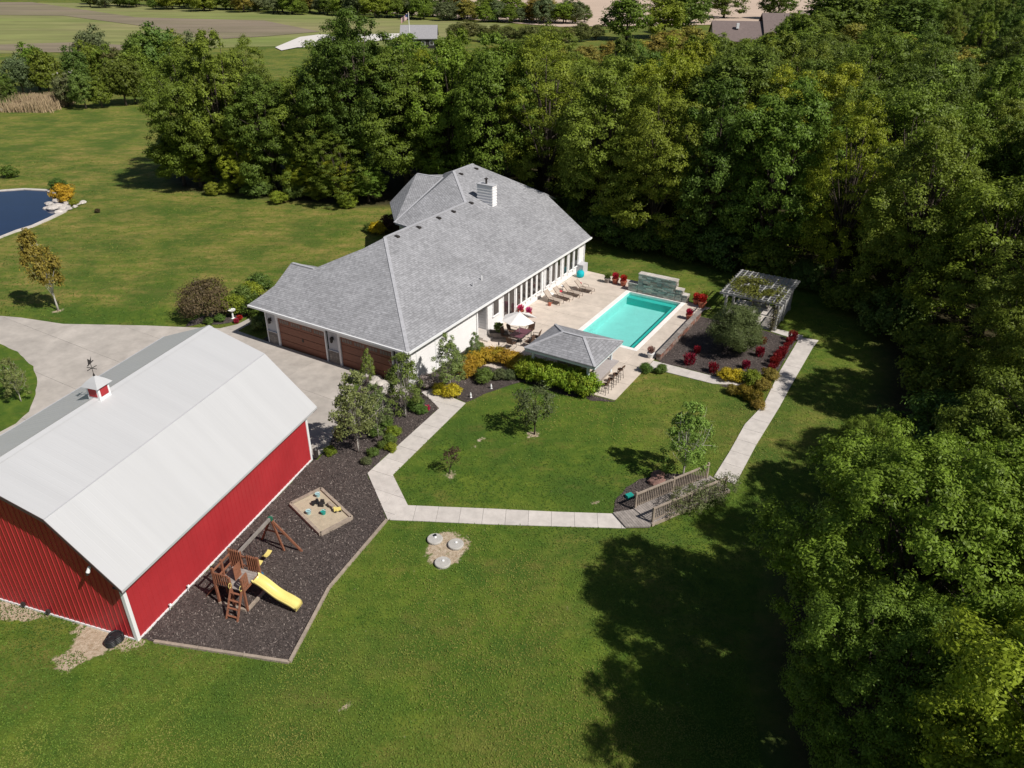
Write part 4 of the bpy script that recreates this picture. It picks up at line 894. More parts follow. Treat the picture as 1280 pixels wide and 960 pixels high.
# ------------------------------------------------------------------ playground
def make_playset():
    r = thing('playset', 'cedar climbing tower with yellow slide and swing beam on the mulch', 'playset', C0, ROT_B)
    P = lambda p, q, z: (p, -q, z)
    def bar(name, a, b, w_, h_, m, par=r): return MB().bar(P(*a), P(*b), w_, h_).build(name, m, par)
    p0, p1, q0, q1, zd = 3.1, 4.4, 2.1, 3.65, 1.25
    for p, q, z in ((p0, q0, 2.25), (p0, q1, 2.0), (p1, q0, 2.35), (p1, q1, 2.2), (p0, 2.95, 1.9), ((p0+p1)/2, q0, 2.2)): bar('post', (p, q, 0), (p, q, z), .1, .1, M_CEDAR)
    for i in range(9):
        p = p0+.02+i*.142; bar('deck_board', (p+.06, q0+.06, zd), (p+.06, q1-.06, zd), .132, .04, M_GREYWOOD)
    for q in (q0, q1): bar('deck_beam', (p0, q+(.07 if q == q0 else -.07), zd-.09), (p1, q+(.07 if q == q0 else -.07), zd-.09), .05, .13, M_CEDAR)
    for z in (1.5, 1.95): bar('rail', (p0, q0, z), (p0, 2.92, z), .05, .09, M_CEDAR)
    for k in range(6): bar('slat', (p0, q0+.12+.13*k, 1.32), (p0, q0+.12+.13*k, 1.98), .02, .1, M_CEDAR)
    for z in (1.5, 2.05): bar('rail', (p0, q1, z), (3.5, q1, z), .05, .09, M_CEDAR); bar('rail', (p1, q0, z), (p1, q1, z), .05, .09, M_CEDAR); bar('rail', (p0, q0, z), (p1, q0, z), .05, .09, M_CEDAR)
    for k in range(4): bar('slat', (p0+.06+.11*k, q1, 1.32), (p0+.06+.11*k, q1, 2.0), .02, .08, M_CEDAR)
    for k in range(5): bar('wall_board', (p1, q0+.15+.12*k, 1.3), (p1, q0+.15+.12*k, 2.35), .025, .115, M_CEDAR); bar('wall_board', (p1, q1-.1-.12*k, 1.3), (p1, q1-.1-.12*k, 2.2), .025, .115, M_CEDAR)
    for k in range(4): bar('wall_board', (p0+.5+.12*k, 2.9, 1.3), (p0+.5+.12*k, 2.9, 2.1), .025, .115, M_CEDAR)
    # ladder
    for q in (3.0, 3.6): bar('ladder_rail', (2.35, q, .02), (3.08, q-.02, 1.35), .06, .1, M_CEDAR)
    for k in range(4): t_ = .12+.24*k; bar('rung', (2.35+.73*t_, 3.02, .02+1.33*t_), (2.35+.73*t_, 3.58, .02+1.33*t_), .09, .035, M_CEDAR)
    for q in (3.0, 3.6):
        MB().tube([P(3.0, q, 1.4+.1*math.sin(t_)) if False else P(3.02+.09*math.cos(t_), q, 1.5+.14*math.sin(t_)) for t_ in np.linspace(0, 6.28, 12)], .016, 5, False).build('grab_ring', M_YELLOW, r)
    # slide: a trough with raised rims on a waved slope
    mb = MB(); N = 18; prof = [(-.30, .16), (-.25, .17), (-.23, .02), (.23, .02), (.25, .17), (.30, .16), (.27, -.03), (-.27, -.03)]
    for i in range(N+1):
        t_ = i/N; q = 3.68+2.3*t_; z = 1.25*(1-t_)**1.0+.16*t_+.05*math.sin(t_*9)+(.06*t_**6)
        for a, b in prof: mb.v.append(P(4.0-.12*t_+a, q, z+b))
    k = len(prof)
    for i in range(N):
        for j in range(k): mb.f.append((i*k+j, i*k+(j+1) % k, (i+1)*k+(j+1) % k, (i+1)*k+j))
    mb.f.append(tuple(range(k))); mb.f.append(tuple(range(N*k, N*k+k))[::-1]); mb.build('slide', M_YELLOW, r, True)
    # swing beam and frame
    bar('swing_beam', (4.4, 2.62, 2.22), (7.25, 2.62, 2.22), .11, .16, M_GREYWOOD)
    for a, b in (((7.1, 2.6, 2.2), (7.55, 3.85, 0)), ((7.1, 2.6, 2.2), (7.7, 1.35, 0)), ((7.1, 2.66, 2.1), (7.3, 2.95, 0))): bar('frame_leg', a, b, .09, .09, M_CEDAR)
    bar('cross_brace', (7.35, 3.2, 1.1), (7.4, 2.0, 1.1), .05, .08, M_CEDAR)
    MB().box(7.02, 7.18, -2.72, -2.52, 2.1, 2.31).build('beam_bracket', mat('green metal', (.02, .12, .07), .5), r)
    for pc, nm in ((6.3, 'swing'), (5.5, 'swing')):
        sw = MB()
        for j in range(9):
            a = -.26+.52*j/8; sw.v += [P(pc+a, 2.55, .55+.9*a*a), P(pc+a, 2.8, .55+.9*a*a), P(pc+a, 2.8, .52+.9*a*a), P(pc+a, 2.55, .52+.9*a*a)]
        for j in range(8):
            for c in range(4): sw.f.append((4*j+c, 4*j+(c+1) % 4, 4*j+4+(c+1) % 4, 4*j+4+c))
        s_ = sw.build(nm, M_YELLOW, r)
        for d in (-.27, .27): MB().tube([P(pc+d, 2.67, .6), P(pc+d*.95, 2.62, 2.15)], .012, 5).build('chain', M_BLACKP, s_)
    g = MB().lathe([(.08, .38), (.2, .42), (.22, .5), (.08, .54)], 12, (4.95, -3.1)).build('disc_seat', M_BLUE, r); MB().tube([P(4.95, 3.1, .5), P(4.9, 2.66, 2.15)], .015, 5).build('rope', M_DARK, g)
    # sandbox beam underneath and rear climbing ramp
    bar('ground_beam', (3.12, 3.65, .08), (4.5, 3.72, .08), .14, .15, M_TIMBER); bar('ground_beam', (3.05, 2.1, .08), (3.05, 3.6, .08), .12, .15, M_TIMBER)
    for k in range(5): bar('ramp_board', (3.3+.2*k, 2.02, 1.1), (3.3+.2*k, 1.2, .05), .16, .03, M_CEDAR)
make_playset()
def make_sandbox():
    pts = [(12.43, 2.14), (10.65, 1.24), (8.93, 4.16), (10.67, 5.08)]; c = [sum(p[0] for p in pts)/4, sum(p[1] for p in pts)/4]
    r = thing('sandbox', 'square timber sandbox filled with pale sand in the playground mulch', 'sandbox', C0, ROT_B)
    MB().prism([(p, -q) for p, q in pts], .03, .12).build('sand', M_SAND, r)
    for i in range(4):
        a, b = pts[i], pts[(i+1) % 4]; MB().bar((a[0], -a[1], .12), (b[0], -b[1], .12), .17, .2).build('timber', M_TIMBER, r)
make_sandbox()
for i, (px, py, m, nm, lb) in enumerate(((394, 630, M_BLACKP, 'toy_truck', 'black toy truck in the sandbox'), (402.5, 631.5, M_DARK, 'toy_digger', 'dark grey toy digger beside the black toy truck'), (414, 634, M_TIMBER, 'toy_loader', 'tan toy loader between the digger and the yellow toy'), (422, 639, M_YELLOW, 'toy_truck', 'yellow toy truck by the sandbox rim'))):
    t = thing(nm, lb, 'toy', G(px, py, .12)+Vector((0, 0, 0)), .5+i)
    MB().box(-.2, .06, -.1, .1, .08, .2).build('bed', m, t); MB().box(.07, .2, -.1, .1, .08, .28).build('cab', m, t)
    for a in (-.13, .12):
        for b in (-.11, .11): MB().tube([(a, b-.02, .06), (a, b+.02, .06)], .06, 8).build('wheel', M_BLACKP, t)
for px, py, lb in ((404.5, 642.5, 'turquoise plastic bucket lying in the sandbox'), (397.5, 620.5, 'small pale blue bucket in the sandbox corner'), (386, 642, 'pale blue toy bucket half buried in sand')):
    t = thing('toy_bucket', lb, 'bucket', G(px, py, .12)); MB().lathe([(.11, 0), (.15, .2), (.16, .22), (.12, .18)], 12).build('pail', M_TEAL if '404' in str(px) else mat('pale blue plastic', (.30, .48, .50), .5), t); MB().tube([(-.15, 0, .21), (0, .02, .3), (.15, 0, .21)], .012, 5).build('handle', M_WHITE, t)

# ------------------------------------------------------------------ septic lids, rocks
for i, (px, py) in enumerate(((543.8, 675.5), (569.8, 682), (553.4, 705))):
    t = thing('septic_lid', ['round concrete septic lid with a dark open port', 'round concrete septic lid on the bridge side of the dirt patch', 'round concrete septic lid farthest from the sidewalk'][i], 'septic lid', G(px, py))
    MB().lathe([(.40, 0), (.42, .05), (.42, .13), (.39, .16), (.1, .165)], 24).build('lid', M_SEPTIC, t)
    MB().lathe([(.07, .165), (.07, .2), (.03, .22)], 10, (.02, .06)).build('lifting_knob', M_WHITE, t)
    if i == 0: MB().lathe([(.08, .166), (.08, .26), (.02, .27)], 10, (.0, .16)).build('port', M_BLACKP, t)
def rock(loc, s, m, label, seed, group=None, name='boulder'):
    rg = np.random.RandomState(seed); mb = MB(); n = 9
    mb.lathe([(.45, 0), (.95, .18), (1, .42), (.75, .75), (.3, .92)], n)
    mb.v = [(x*s[0]*rg.uniform(.8, 1.15), y*s[1]*rg.uniform(.8, 1.15), z*s[2]*rg.uniform(.9, 1.1)) for x, y, z in mb.v]
    o = mb.build(name, m); o.location = loc; o.rotation_euler = (0, 0, rg.uniform(0, 6)); return tag(o, label, 'rock', group)
for i, (px, py, s) in enumerate(((459, 470, .5), (470, 476, .55), (477, 481, .5), (484, 486, .5), (466, 480, .4), (480, 491, .38), (452, 476, .35))):
    rock(G(px, py), (s, s*.8, s*.7), M_ROCK, 'pale boulder among the shrubs before the garage door', i, 'boulders by the garage door')
rock(G(822, 597), (.5, .4, .45), M_REDROCK, 'reddish boulder under the birch by the bridge', 21); rock(G(820, 604), (.55, .4, .4), M_REDROCK, 'reddish boulder against the bridge railing', 22)
for i, (px, py, s) in enumerate(((66, 262, .8), (72, 259, .7), (78, 262, .6), (74, 266, .55), (62, 256, .6), (70, 252, .55), (98, 256, .5), (104, 254, .5), (94, 259, .4), (86, 262, .5), (80, 258, .5), (58, 261, .4))):
    rock(G(px, py), (s, s*.8, s*.7), M_ROCK, 'pale boulder in the rock pile at the pond edge', 40+i, 'boulders at the pond edge')
for i in range(16):
    rock(G(40+i*6.5+random.uniform(-3, 3), 98+random.uniform(-4, 4)), (1.1, .9, 1.2), M_ROCK, 'pale boulder in the row behind the scrub', 70+i, 'boulder row behind the scrub')
t = thing('garden_box', 'small teal box lying on the mulch by the bridge', 'box', G(786.5, 622), .5); t.scale = (.65, .65, .65); MB().box(-.3, .3, -.2, .2, .02, .3).build('body', M_TEAL, t); MB().box(-.32, .32, -.22, .22, .301, .36).build('lid', M_TEAL, t)
for px, py, lb in ((588.5, 497, 'small white garden statue in the mulch by the sidewalk'), (614, 486, 'small white garden statue near the round green shrub')):
    t = thing('garden_statue', lb, 'statue', G(px, py)); t.scale = (.7, .7, .7); MB().lathe([(.13, 0), (.13, .06), (.06, .1), (.1, .25), (.09, .38), (.04, .44)], 10).build('figure', M_WHITE, t); MB().lathe([(.03, .44), (.07, .5), (.03, .58)], 8).build('head', M_WHITE, t)
t = thing('path_light', 'small dark path light beside the sidewalk by the garage', 'path light', G(535, 499)); MB().tube([(0, 0, 0), (0, 0, .5)], .018, 6).build('stake', M_DARK, t); MB().lathe([(.09, .48), (.02, .56)], 8).build('cap', M_DARK, t)
t = thing('bird_bath', 'white bird bath among the shrubs left of the garage', 'bird bath', G(291.5, 398)); MB().lathe([(.2, 0), (.08, .08), (.07, .6), (.3, .75), (.32, .82), (.05, .74)], 14).build('basin', M_WHITE, t); MB().lathe([(.03, .75), (.03, .85)], 6).build('finial', M_WHITE, t)

# ------------------------------------------------------------------ pond
PO = pxs([(-70, 262), (-40, 248), (0, 239.5), (30, 237.5), (58, 239), (74, 247), (84, 257), (78, 265), (60, 274), (40, 283), (20, 289), (0, 297), (-70, 312)])
cp = Vector((sum(p.x for p in PO)/len(PO), sum(p.y for p in PO)/len(PO), 0))
pond = struct(sheet('pond', PO, .05, M_PONDW)); 
for i in range(len(PO)):
    a, b = PO[i], PO[(i+1) % len(PO)]; n = max(1, round((b-a).length/1.2))
    for k in range(n):
        q0_, q1_ = a.lerp(b, k/n), a.lerp(b, (k+1)/n); d0, d1 = (q0_-cp).normalized(), (q1_-cp).normalized()
        MB().prism([(q0_-d0*.12)[:2], (q1_-d1*.12)[:2], (q1_+d1*.5)[:2], (q0_+d0*.5)[:2]], .0, .13).build('rim_stone', M_CONC, pond)

# ------------------------------------------------------------------ far buildings, flag
def far_house(loc, rz, L_, W_, hw, hr, mr, mw, label, extra=False):
    r = thing('farmhouse', label, 'house', loc, rz)
    MB().box(-L_/2, L_/2, -W_/2, W_/2, 0, hw).build('wall', mw, r)
    for s in (1, -1):
        roof_plane('roof', [(-L_/2-.5, s*(W_/2+.5), hw-.1), (L_/2+.5, s*(W_/2+.5), hw-.1), (L_/2+.5, 0, hr), (-L_/2-.5, 0, hr)], mr, r, .15)
    for x in (-L_/2, L_/2-.1):
        MB().poly([(x, -W_/2, hw), (x, W_/2, hw), (x, 0, hr-.1), (x+.1, -W_/2, hw), (x+.1, W_/2, hw), (x+.1, 0, hr-.1)], [(0, 1, 2), (5, 4, 3), (0, 2, 5, 3), (1, 4, 5, 2), (0, 3, 4, 1)]).build('gable', mw, r)
    for k in range(4):
        w_ = MB().box(-L_*.4+k*L_*.24, -L_*.4+k*L_*.24+1.2, -W_/2-.04, -W_/2-.002, 1, 2.2).build('window', M_WHITE, r); MB().box(-L_*.4+k*L_*.24+.1, -L_*.4+k*L_*.24+1.1, -W_/2-.06, -W_/2-.041, 1.1, 2.1).build('pane', M_GLASS, w_)
    return r
far_house(G(525, 58), .05, 11, 12, 3, 6.4, M_FARROOF, M_DARK, 'distant farm building with plain grey roof behind the wood')
fh = far_house(G(922, 66), -.12, 17, 18, 4.2, 9.0, M_TAUPE, M_TANWALL, 'distant house with taupe shingle roof among the trees')
for s in (1, -1): roof_plane('roof', [(6, s*11+2, 5.0), (20, s*11+2, 5.0), (20, 2, 11.2), (6, 2, 11.2)], M_TAUPE, fh, .15)
MB().box(6.5, 19.5, -8, 12, 0, 5.6).build('wall', M_TANWALL, fh); MB().box(-2, -1.2, -4.5, -3.4, 7.2, 8.6).build('roof_window', M_WHITE, fh); MB().box(16, 17.5, -2, -.5, 8, 12.2).build('chimney', M_TANWALL, fh)
t = thing('flagpole', 'white flagpole flying a striped flag beside the distant grey roof', 'flagpole', G(513, 62)); MB().tube([(0, 0, 0), (0, 0, 10.6)], [.16, .1], 8).build('pole', M_WHITE, t); MB().lathe([(.05, 10.6), (.16, 10.7), (.05, 10.85)], 8).build('finial', M_YELLOW, t)
fl = MB()
N = 10
for i in range(N+1):
    x = -.1-2.3*i/N; yv = .22*math.sin(i*.9); fl.v += [(x, yv, 10.4-.14*i), (x, yv, 8.9-.14*i)]
for i in range(N): fl.f.append((2*i, 2*i+1, 2*i+3, 2*i+2))
def flag_mat():
    m = mat('flag cloth', (.7, .68, .66), .8, .02, 2); n, l = m.node_tree.nodes, m.node_tree.links; b = n['Principled BSDF']
    tc = n.new('ShaderNodeTexCoord'); sp = n.new('ShaderNodeSeparateXYZ'); l.new(tc.outputs['Generated'], sp.inputs[0])
    wv = n.new('ShaderNodeMath'); wv.operation = 'MULTIPLY'; wv.inputs[1].default_value = 9; l.new(sp.outputs[2], wv.inputs[0])
    fr = n.new('ShaderNodeMath'); fr.operation = 'FRACT'; l.new(wv.outputs[0], fr.inputs[0]); gt = n.new('ShaderNodeMath'); gt.operation = 'GREATER_THAN'; gt.inputs[1].default_value = .5; l.new(fr.outputs[0], gt.inputs[0])
    mx = n.new('ShaderNodeMix'); mx.data_type = 'RGBA'; mx.inputs[6].default_value = (.7, .68, .66, 1); mx.inputs[7].default_value = (.4, .05, .07, 1); l.new(gt.outputs[0], mx.inputs[0])
    g1 = n.new('ShaderNodeMath'); g1.operation = 'GREATER_THAN'; g1.inputs[1].default_value = .6; l.new(sp.outputs[0], g1.inputs[0])
    g2 = n.new('ShaderNodeMath'); g2.operation = 'GREATER_THAN'; g2.inputs[1].default_value = .62; l.new(sp.outputs[2], g2.inputs[0])
    an = n.new('ShaderNodeMath'); an.operation = 'MULTIPLY'; l.new(g1.outputs[0], an.inputs[0]); l.new(g2.outputs[0], an.inputs[1])
    m2 = n.new('ShaderNodeMix'); m2.data_type = 'RGBA'; m2.inputs[7].default_value = (.03, .05, .16, 1); l.new(an.outputs[0], m2.inputs[0]); l.new(mx.outputs[2], m2.inputs[6]); l.new(m2.outputs[2], b.inputs['Base Color']); return m
fl.build('flag', flag_mat(), t)

# ------------------------------------------------------------------ vegetation
def unit(a): return a/np.maximum(np.linalg.norm(a, axis=1, keepdims=True), 1e-6)
def leaves(name, C, Nrm, size, rg, aspect=.55, rnd=None, spread=.5):
    n = len(C); Nn = unit(Nrm+rg.normal(0, spread, (n, 3))); t = unit(np.cross(Nn, rg.normal(0, 1, (n, 3)))); b = np.cross(Nn, t)
    l = (size*rg.uniform(.65, 1.35, n))[:, None]; w_ = l*aspect
    Q = np.stack([C-t*l*.5, C+b*w_*.5-t*l*.08, C+t*l*.5, C-b*w_*.5-t*l*.08], 1)
    return quads(name, Q, rg.rand(n) if rnd is None else rnd, M_LEAF)
def crown(seed, R_, z0, z1, n_lobe, n_clump, n_leaf, size, rc, lobe=.45, aspect=.55, core=.62, taper=0.):
    """boughs -> clumps -> leaves; outline uneven, gaps between boughs"""
    rg = np.random.RandomState(seed); zc, hz = (z0+z1)/2, (z1-z0)/2
    k = np.arange(n_lobe)+.5; ph = np.arccos(1-1.72*k/n_lobe); th = k*2.39996+rg.uniform(0, 6); jit = rg.uniform(.60, 1.14, n_lobe)
    D = np.stack([np.sin(ph)*np.cos(th), np.sin(ph)*np.sin(th), np.cos(ph)], 1)
    jit = np.where(D[:, 2] > .75, np.clip(jit, .7, .98), jit); LC = D*core*jit[:, None]*np.array([R_, R_, hz]); LR = lobe*R_*rg.uniform(.55, 1.35, n_lobe)
    pr = LR**2/np.sum(LR**2); li = rg.choice(n_lobe, n_clump, p=pr)
    d = unit(rg.normal(0, 1, (n_clump, 3))+.75*unit(LC[li]+np.array([0, 0, .2*hz])))
    rad = rg.uniform(.72, 1.08, n_clump)
    CC = LC[li]+d*(LR[li]*rad)[:, None]*np.array([1, 1, .8*max(1., .95*hz/R_)]); CC[:, 2] += zc
    crnd = rg.rand(n_clump)
    ci = rg.randint(0, n_clump, n_leaf); off = rg.normal(0, 1, (n_leaf, 3))*np.array([1, 1, .55])*rc
    P = CC[ci]+off; P[:, :2] *= (1.25-taper*np.clip((P[:, 2:3]-z0)/(z1-z0), 0, 1))/1.25 if taper else 1; P = P.copy(); P[:, 2] = np.maximum(P[:, 2], z0*.5)
    nr = unit(off)*.75+d[ci]*.75+np.array([0, 0, .45])
    return leaves('crown', P, nr, size, rg, aspect, np.clip(.45*crnd[ci]+.55*rg.rand(n_leaf), 0, 1)), LC+np.array([0, 0, zc])
def limbs(seed, h0, LC, r0, n=9, top=.85, m=None, lean=(0, 0), twigs=0):
    rg = random.Random(seed); mb = MB(); zt = max(c[2] for c in LC)*top
    pts = [(lean[0]*t*t*zt+.12*math.sin(5*t+seed)*t, lean[1]*t*t*zt+.1*math.cos(4*t+seed)*t, zt*t) for t in (0, .12, .3, .5, .75, 1)]
    mb.tube(pts, [r0*1.35, r0, r0*.85, r0*.65, r0*.4, r0*.12], 9)
    for c in sorted(LC, key=lambda c: -c[2])[:n] if n < len(LC) else LC:
        t = rg.uniform(.25, .7); i = min(4, int(t*5)); b = Vector(pts[i]).lerp(Vector(pts[i+1]), t*5-i)
        e = Vector(c); mid = b.lerp(e, .5)+Vector((rg.uniform(-.3, .3), rg.uniform(-.3, .3), rg.uniform(.0, .5)*(e-b).length*.3))
        mb.tube([b, mid, e], [r0*.38, r0*.24, r0*.07], 6)
        for q in range(twigs):
            f = mid.lerp(e, rg.uniform(0, .9)); g = f+Vector((rg.uniform(-1, 1), rg.uniform(-1, 1), rg.uniform(-.1, 1)))*((e-b).length*.12); mb.tube([f, g], [r0*.1, r0*.03], 4)
    return mb.mesh('trunk', m or M_BARK, True)
def kit(seed, R_, z0, z1, nl, nc, nn, size, rc, r0, m=None, lobe=.45, aspect=.55, core=.62, n=9, twigs=0, lean=(0, 0), taper=0.):
    c, LC = crown(seed, R_, z0, z1, nl, nc, nn, size, rc, lobe, aspect, core, taper)
    if lean[0] or lean[1]:
        a = np.zeros(len(c.vertices)*3, np.float32); c.vertices.foreach_get('co', a); a = a.reshape(-1, 3); zz = a[:, 2]; a[:, 0] += lean[0]*zz*zz/z1; a[:, 1] += lean[1]*zz*zz/z1; c.vertices.foreach_set('co', a.ravel())
        LC = LC+np.stack([lean[0]*LC[:, 2]**2/z1, lean[1]*LC[:, 2]**2/z1, 0*LC[:, 2]], 1)
    return (limbs(seed, z0, LC, r0, n, .85, m, lean, twigs), c, z1)
OAKS = [kit(1, 5.2, .5, 16, 48, 640, 60000, .205, .27, .3, lobe=.25, core=.84, n=16, twigs=2), kit(2, 5.0, .5, 16, 38, 560, 52000, .235, .29, .3, lobe=.28, core=.82, n=16, twigs=2), kit(3, 5.0, .5, 16, 60, 820, 64000, .18, .24, .3, lobe=.22, core=.84, n=18, twigs=3, aspect=.7), kit(4, 4.6, .5, 16, 42, 520, 46000, .22, .27, .3, lobe=.25, core=.86, n=20, twigs=3, taper=.45), kit(5, 4.8, .5, 16, 40, 440, 40000, .19, .25, .32, lobe=.24, core=.88, n=24, twigs=4)]
NEAR = [kit(s, 5.2, 1.0, 14, 66, 1700, 150000, .15, .175, .28, lobe=.235, core=.86, n=20, twigs=3, aspect=.45) for s in (11, 12)]
FARK = [kit(s, 5.0, .1, 14, 26, 190, 6500, .62, .55, .3, lobe=.32, core=.76, n=5) for s in (21, 22, 23)]
def tree(k, loc, h, rs, col, label, cat='tree', group=None, rz=None, name='broadleaf_tree'):
    tm, cm, H_ = k; s = h/H_; r = thing(name, label, cat, loc, random.uniform(0, 6.28) if rz is None else rz, group); r.scale = (s*rs, s*rs, s)
    obj('trunk', tm, r); c = obj('crown', cm, r); j = random.uniform(.88, 1.12); c.color = (col[0]*j*random.uniform(.92, 1.08), col[1]*j, col[2]*j, 1); return r
FRESH, DARKG, YELG, OLIVE, MID = (.196, .256, .029), (.120, .172, .027), (.280, .310, .025), (.285, .242, .047), (.164, .224, .029)
WL = {FRESH: 'fresh green', DARKG: 'dark green', YELG: 'yellow-green', OLIVE: 'olive brown-green', MID: 'mid green'}
def woods(poly, sp, seed, hr, group, where, kits, cols, keep=lambda x, y: True, rs=(.72, 1.18)):
    rg = random.Random(seed); P = [p[:2] for p in poly]; lo = [min(p[i] for p in P) for i in (0, 1)]; hi = [max(p[i] for p in P) for i in (0, 1)]; got = []; tries = 0
    while tries < 6000:
        tries += 1; x, y = rg.uniform(lo[0], hi[0]), rg.uniform(lo[1], hi[1])
        if not inside(np.array([x]), np.array([y]), P)[0] or not keep(x, y): continue
        if any((x-a)**2+(y-b)**2 < sp*sp for a, b in got): continue
        got.append((x, y)); c = rg.choice(cols)
        tree(rg.choice(kits), (x, y, 0), rg.uniform(*hr)*(.8 if -.285 < x/y < -.235 and y > 80 else 1), rg.uniform(*rs), c, '%s tree standing in %s' % (WL[c], where), 'tree', group+' (%s)' % WL[c])
    return got
# the wood behind the house: hand-set front row, then filled
W1 = [(-41, 101, 16.5, MID), (-36.5, 99.5, 17.5, MID), (-30.5, 98, 13.5, DARKG), (-25, 98, 14, MID), (-19, 97.5, 20, DARKG), (-13.5, 98, 17.5, MID), (-8, 96.5, 17, FRESH), (-2, 92, 18, MID), (4, 90, 17.5, FRESH), (9.5, 82, 17, MID), (14.5, 77.8, 16, FRESH), (19.5, 74.6, 16, DARKG), (24.5, 71, 16.5, MID), (29.5, 66.5, 15, YELG), (33, 60, 15.5, MID), (36, 53.5, 14.5, FRESH)]
WL1 = ['tree at the open lawn corner of the wood, casting its shadow on the grass', 'second tree of the wood from the open lawn corner', 'low dark tree of the wood below the pale farm lane', 'low mid green tree of the wood in line with the farm lane', 'tallest dark green tree of the wood, rising before the farm lane', 'tree of the wood beside the tallest dark green tree', 'fresh green tree of the wood rising behind the rear roof gable', 'tree of the wood directly behind the highest roof ridge', 'fresh green tree of the wood standing behind the chimney', 'tree of the wood behind the far roof corner of the house', 'fresh green tree of the wood behind the end of the pool wall', 'dark green tree of the wood straight behind the stone pool wall', 'tree of the wood between the stone wall and the pergola', 'yellow-green tree of the wood rising behind the pergola', 'tree of the wood beside the pergola lattice', 'fresh green tree of the wood past the sidewalk corner']
for i, (x, y, h, c) in enumerate(W1):
    tree(OAKS[i*3 % 5], (x, y, 0), h*1.1, random.uniform(.8, 1.1), c, WL1[i], 'tree')
woods([(-44, 107), (-30, 104), (-8, 103), (6, 97), (18, 88), (30, 80), (40, 70), (43, 56), (75, 70), (80, 112), (40, 116), (0, 118), (-30, 116)], 5.9, 3, (14.5, 20), 'wood behind the house', 'the wood behind the house', OAKS, [FRESH, MID, MID, DARKG, MID, YELG])
woods([(70, 68), (120, 105), (170, 190), (190, 300), (130, 300), (112, 200), (78, 125)], 9, 4, (15, 18), 'right hand wood', 'the deep wood beyond the pergola', OAKS, [FRESH, MID, DARKG, MID], keep=lambda x, y: x < .80*y+6)
woods([(36, 46), (42, 52), (56, 64), (70, 66), (60, 48), (46, 40)], 6.2, 5, (13, 15.5), 'olive trees of the wood', 'the wood past the end of the sidewalk', OAKS, [OLIVE, OLIVE, MID])
# trees beside the lawn
NT = [(15.6, 22.0, 13.2, 1.0, FRESH, 'tall fresh green tree shading the lawn below the bridge'), (16.2, 12.6, 13.6, 1.0, YELG, 'bright yellow-green tree at the lawn edge farthest from the house'), (23.2, 26.0, 14.0, 1., MID, 'mid green tree directly behind the fresh green lawn tree'), (12.7, 17.0, 10.2, .9, MID, 'mid green tree between the fresh green and yellow-green lawn trees'), (22.0, 18.5, 14.2, 1.05, FRESH, 'fresh green tree behind the yellow-green lawn tree'),
      (26.5, 22.5, 15, 1., FRESH, 'fresh green tree deep in the wood beside the lawn'), (29.3, 32.6, 14.2, 1.0, FRESH, 'fresh green tree of the wood beside the shaded sidewalk'), (19.6, 34.4, 6.0, 1.05, MID, 'low bushy tree at the shaded lawn edge below the sidewalk'), (32.5, 40.5, 14., 1., MID, 'mid green tree of the wood shading the upper sidewalk'), (33, 29, 15, 1., MID, 'mid green tree deep in the wood behind the sidewalk trees'), (18.5, 8, 13, 1., MID, 'mid green tree beyond the yellow-green lawn tree'), (12.5, 6.5, 11, .95, MID, 'tree standing below the drone at the lawn edge')]
for i, (x, y, h, rs, c, lb) in enumerate(NT): tree(NEAR[i % 2], (x, y, 0), h, rs, c, lb)
# small trees and shrubs
BIRCH = [kit(s, 1.45, .25, 5.6, 38, 360, 6600, .115, .12, .045, M_BIRCHB, .21, .6, .88, n=26, twigs=2, taper=.62) for s in (31, 32)]
SAPL = kit(35, 1.05, .55, 4.0, 22, 160, 2300, .13, .13, .045, None, .26, .6, .84, n=18, twigs=2)
THIN = kit(36, .55, .5, 1.9, 8, 60, 620, .10, .08, .03, None, .42, .6, .6, n=8, lean=(.12, .05))
YOUNG = kit(37, 1.55, .8, 7.0, 22, 260, 6000, .19, .2, .08, M_BIRCHB, .30, .6, .72, n=16, twigs=2, lean=(-.16, .02), taper=.5)
WILLOW = kit(38, 2.0, .15, 3.7, 30, 520, 34000, .15, .2, .07, None, .34, .24, .72, n=12)
PURPLE = kit(39, 1.9, .15, 3.3, 16, 260, 7000, .15, .26, .06, None, .45, .6, .6, n=12, twigs=2)
BUSH = [kit(s, 1.0, .02, 1.5, 20, 170, 4200, .13, .12, .03, None, .34, .6, .72, n=6) for s in (41, 42, 43)]
BIGB = [kit(s, 2.1, .05, 3.6, 22, 260, 9000, .2, .22, .07, None, .30, .6, .82, n=10, twigs=2) for s in (44, 45)]
tree(BIRCH[0], G(448, 566), 6.0, 1.15, (0.192, 0.228, 0.079), 'tall multi-stem birch beside the barn corner and driveway', name='birch_tree')
tree(BIRCH[1], G(473, 548), 4.2, 1.1, (0.186, 0.224, 0.077), 'smaller birch leaning beside the tall driveway birch', name='birch_tree')
tree(BIRCH[1], G(507, 522), 5.0, 1.25, (0.160, 0.230, 0.051), 'leafy green birch between the garage door and the sidewalk', name='birch_tree')
tree(BIRCH[0], G(462, 482), 3.0, .9, (0.186, 0.256, 0.054), 'thin young birch standing before the second garage door', name='birch_tree')
tree(BIRCH[0], G(563, 489), 4.6, 1.2, (0.192, 0.243, 0.072), 'birch standing against the sunlit side wall of the garage', name='birch_tree')
tree(BIRCH[1], G(594, 452), 2.6, .9, (0.166, 0.237, 0.064), 'slim shrub tree beside the steps of the side door', name='birch_tree')
tree(BIRCH[1], G(853, 598), 5.4, 1.25, (0.211, 0.301, 0.058), 'bright green birch growing in the mulch by the bridge', name='birch_tree')
tree(SAPL, G(668, 543), 3.95, 1.15, (.115, .132, .052), 'young dark green lawn tree before the clipped hedge', name='lawn_tree')
